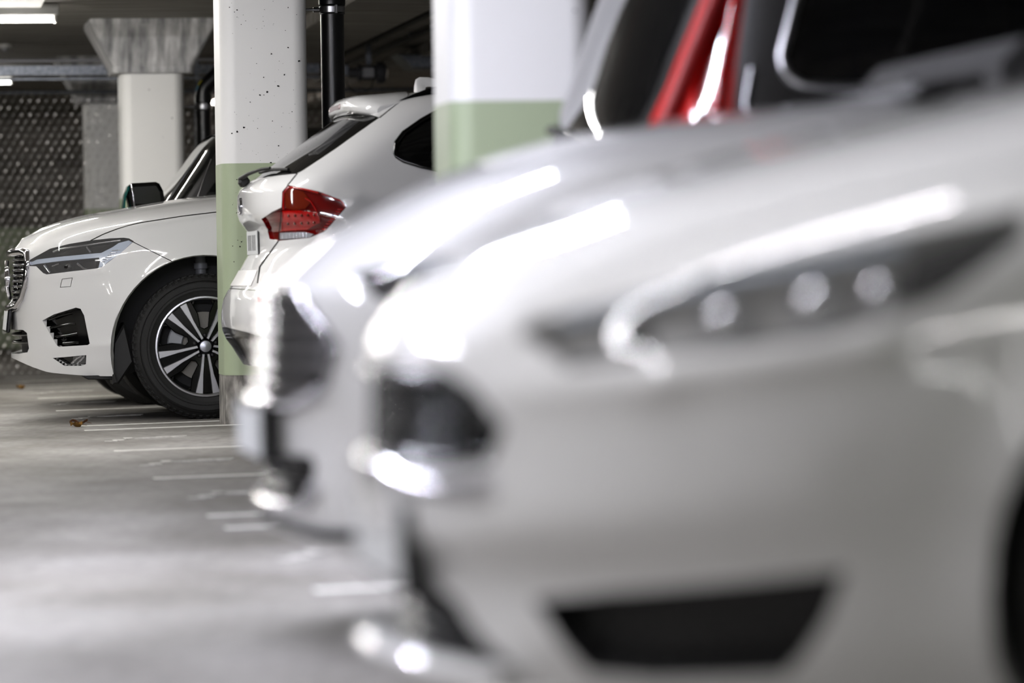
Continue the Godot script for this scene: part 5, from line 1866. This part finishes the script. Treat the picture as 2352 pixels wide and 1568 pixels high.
func build_hatchback() -> void:
	var t := car("white_hatchback", "large blurred white car nearest the camera with a black honeycomb grille", 0.70, 6.0)
	var s := Shell.new()
	s.L = 0.85
	s.N = 2.2
	s.nose = pts([0, 0.06, 0.12, 0.045, 0.22, 0.05, 0.398, 0.004, 0.517, 0.01, 0.676, 0.014, 0.837, 0.019, 0.909, 0.04, 1, 0.085])
	s.top = pts([0, 0.708, 0.06, 0.715, 0.09, 0.727, 0.154, 0.767, 0.263, 0.806, 0.372, 0.845, 0.566, 0.896, 0.814, 0.949, 0.993, 0.985, 1.3, 1.02, 4.4, 0.98])
	s.bot = pts([0, 0.2, 0.1, 0.18, 0.4, 0.17, 4.4, 0.18])
	s.wid = pts([0, 0.86, 0.5, 0.9, 1, 0.915, 4, 0.91, 4.4, 0.8])
	s.sec = pts([0, 0.93, 0.1, 0.96, 0.25, 0.985, 0.5, 1, 0.7, 0.985, 0.8, 0.955, 0.87, 0.9, 0.92, 0.81, 0.96, 0.66, 0.985, 0.45, 1, 0])
	s.arches = [[1.03, 0.32, 0.35, 0.02, 0.09], [3.6, 0.32, 0.35, 0.02, 0.09]]
	s.ridges = [[0.14, 0.575, 0.3, 0.593, 0.012, 0.03], [0.3, 0.593, 0.55, 0.632, 0.012, 0.03], [0.55, 0.45, 0.68, 0.4, -0.006, 0.05]]
	s.umax = 4.4
	s.steps(40, 1.4, 48, 0.05, 0.25)
	var lamp := s.outline([0.156, 0.651, 0.166, 0.668, 0.259, 0.694, 0.398, 0.735, 0.509, 0.753, 0.748, 0.794, 0.743, 0.758, 0.629, 0.683, 0.544, 0.656, 0.473, 0.639, 0.329, 0.623, 0.204, 0.606, 0.173, 0.64])
	var grille_line := [0.0, 0.6, 0.2, 0.6, 0.35, 0.6, 0.42, 0.575, 0.485, 0.53, 0.46, 0.49, 0.34, 0.48, 0.12, 0.484, 0.0, 0.485]
	var grille := s.outline(grille_line, true)
	var intake_line := [0.0, 0.325, 0.15, 0.322, 0.3, 0.29, 0.42, 0.21, 0.42, 0.195, 0.0, 0.206]
	var intake := s.outline(intake_line, true)
	var fog := s.outline([0.167, 0.3, 0.249, 0.316, 0.515, 0.347, 0.494, 0.286, 0.469, 0.241, 0.447, 0.212, 0.299, 0.202, 0.227, 0.206, 0.197, 0.243])
	var arch := s.ring(1.03, 0.32, 0.35, 48)
	var arch2 := s.ring(3.6, 0.32, 0.35, 40)
	var hood_line := [0.158, 0.671, 0.24, 0.715, 0.321, 0.755, 0.524, 0.808, 0.761, 0.85, 1.3, 0.93]
	var holes := [lamp, grille, intake, fog, arch, arch2]
	holes += s.slots(hood_line, 0.003)
	var hl := s.outline(hood_line, false, false)
	var bonnet := PackedVector2Array([Vector2(-0.01, 1.01), Vector2(-0.01, 0.99), Vector2(0.3, 0.975)])
	for q in hl: bonnet.append(q)
	bonnet.append(Vector2(hl[-1].x, 1.01))
	var g := Geo.new()
	s.panel(g, holes, bonnet)
	pair("bonnet", g, mats.white_paint, t)
	var rest := PackedVector2Array([Vector2(-0.01, -0.01), Vector2(4.6, -0.01), Vector2(4.6, 1.01), Vector2(hl[-1].x, 1.01)])
	for i in range(hl.size() - 1, -1, -1): rest.append(hl[i])
	rest.append(Vector2(0.3, 0.975))
	rest.append(Vector2(-0.01, 0.99))
	g = Geo.new()
	s.panel(g, holes, rest)
	pair("body_shell", g, mats.white_paint, t)
	for h in [arch, arch2]:
		g = Geo.new()
		s.rim(g, h, 0.0, -0.03)
		twins("arch_edge", g, mats.white_paint, t)
	for side in 2:
		var lp := holder("headlamp", t)
		var parts := []
		g = Geo.new(); s.patch(g, lamp, -0.05, 14); s.rim(g, lamp, 0.0, -0.05); parts.append(["housing", g, mats.lamp_grey])
		for e in [[0.26, 0.655, 0.028], [0.37, 0.675, 0.034], [0.48, 0.695, 0.036], [0.56, 0.705, 0.03]]:
			g = Geo.new()
			var q := s.side(e[0], e[1])
			g.ball(s.on(q.x, q.y, -0.04), Vector3(e[2], e[2] * 0.8, e[2] * 0.7), 16)
			parts.append(["reflector_bowl", g, mats.chrome if e[0] > 0.3 else mats.lamp_housing])
		g = Geo.new(); s.slab(g, s.outline([0.6, 0.745, 0.735, 0.785, 0.73, 0.76, 0.63, 0.7, 0.58, 0.69]), -0.05, -0.02, 8); parts.append(["dark_tail", g, mats.lamp_housing])
		g = Geo.new(); g.tube(s.path([0.2, 0.672, 0.398, 0.725, 0.509, 0.743, 0.6, 0.76], -0.012), 0.007, 8); parts.append(["light_strip", g, mats.light_guide])
		g = Geo.new(); g.tube(s.path([0.2, 0.612, 0.329, 0.628, 0.47, 0.645, 0.55, 0.662], -0.012), 0.006, 8); parts.append(["lower_trim", g, mats.lamp_housing])
		g = Geo.new(); s.patch(g, lamp, 0.0, 14); parts.append(["lens", g, mats.clear_lens])
		for e in parts: put(e[0], e[1] if side == 0 else e[1].flipped_z(), e[2], lp)
	# honeycomb grille
	var gr := holder("grille", t)
	g = Geo.new(); s.patch(g, clipped(grille), -0.05, 14); s.rim(g, grille, 0.0, -0.05)
	pair("back", g, mats.black_plastic, gr)
	g = Geo.new()
	var c := 0.026
	for i in 24:
		for j in 9:
			var z := i * c * 0.87
			var y := 0.48 + j * c + (c * 0.5 if i % 2 else 0.0)
			for k in 3:
				var a := PI / 3 * k
				var p0 := Vector2(z + cos(a) * c * 0.577, y + sin(a) * c * 0.577)
				var p1 := Vector2(z + cos(a + PI / 3) * c * 0.577, y + sin(a + PI / 3) * c * 0.577)
				var q0 := s.front(maxf(p0.x, 0.0), p0.y)
				var q1 := s.front(maxf(p1.x, 0.0), p1.y)
				if Geometry2D.is_point_in_polygon(q0, grille) and Geometry2D.is_point_in_polygon(q1, grille) and p0.x >= 0 and p1.x >= 0:
					g.tube(PackedVector3Array([s.on(q0.x, q0.y, -0.014), s.on(q1.x, q1.y, -0.014)]), 0.0035, 6)
	g.mirror_z()
	var hc := put("honeycomb_mesh", g, mats.black_gloss, gr)
	hc.set_meta("kind", "stuff")
	g = Geo.new()
	g.tube(Shell.both(s.path(grille_line, 0.0, true, false, 5)), 0.008, 8)
	put("surround", g, mats.black_gloss, gr)
	g = Geo.new()
	g.tube(Shell.both(s.path([0.0, 0.474, 0.12, 0.468, 0.28, 0.452, 0.41, 0.446, 0.48, 0.455], 0.004, true, false, 5)), 0.012, 12)
	put("chrome_strip", g, mats.chrome, gr)
	var lo := holder("lower_intake", t)
	g = Geo.new(); s.patch(g, clipped(intake), -0.06, 10); s.rim(g, intake, 0.0, -0.06)
	pair("back", g, mats.black_plastic, lo)
	for y in [0.225, 0.255]:
		g = Geo.new()
		g.tube(Shell.both(s.path([0, y, 0.15, y, 0.3, y], -0.015, true, false, 6)), 0.006, 8)
		put("bar", g, mats.black_gloss, lo)
	g = Geo.new(); s.patch(g, fog, -0.05, 12); s.rim(g, fog, 0.0, -0.05)
	twins("fog_pocket", g, mats.black_plastic, t, "black air pocket in the bumper corner")
	# front lip
	g = Geo.new()
	g.tube(Shell.both(s.path([0.0, 0.218, 0.2, 0.216, 0.33, 0.212, 0.45, 0.205], 0.034, true, false, 6)), 0.03, 14, false, 0.55)
	put("front_lip", g, mats.white_paint, t)
	var pl := holder("number_plate", t, Vector3(0.028, 0.36, 0))
	g = Geo.new(); g.box(Vector3(0.008, 0, 0), Vector3(0.03, 0.122, 0.55), 0.005)
	put("frame", g, mats.black_plastic, pl)
	g = Geo.new(); g.box(Vector3(-0.009, 0, 0), Vector3(0.004, 0.1, 0.51), 0.0015)
	put("plate", g, mats.plate_white, pl)
	var r := Shell.new()
	r.L = 0.5
	r.N = 2.5
	r.nose = pts([0, 1.2, 0.25, 1.38, 0.6, 1.68, 0.85, 1.95, 1, 2.3])
	r.top = pts([1.2, 1.3, 1.8, 1.4, 2.4, 1.46, 3.4, 1.44, 4.2, 1.3])
	r.bot = pts([1.2, 0.96, 4.3, 0.96])
	r.wid = pts([1.2, 0.82, 4.2, 0.8])
	r.sec = pts([0, 1, 0.4, 0.93, 0.75, 0.82, 0.9, 0.74, 0.97, 0.55, 1, 0])
	r.umax = 3.2
	r.steps(16, 3.2, 16, 0.2, 0.25)
	glasshouse(t, r, mats.white_paint, mats.window_glass, 0.74)
	g = Geo.new()
	g.box(Vector3(2.6, 0.85, 0), Vector3(2.4, 0.5, 1.3), 0.05)
	put("cabin_lining", g, mats.cabin_dark, t)
	wheel_houses(t, [1.03, 3.6], 0.32, 0.352, 0.89)
	underbody(t, 0.2, 0.66, 0.18, 0.42)
	underbody(t, 1.4, 3.2, 0.18, 0.86)
	wheels(t, [1.03, 3.6], 0.315, 0.215, 0.78, false)
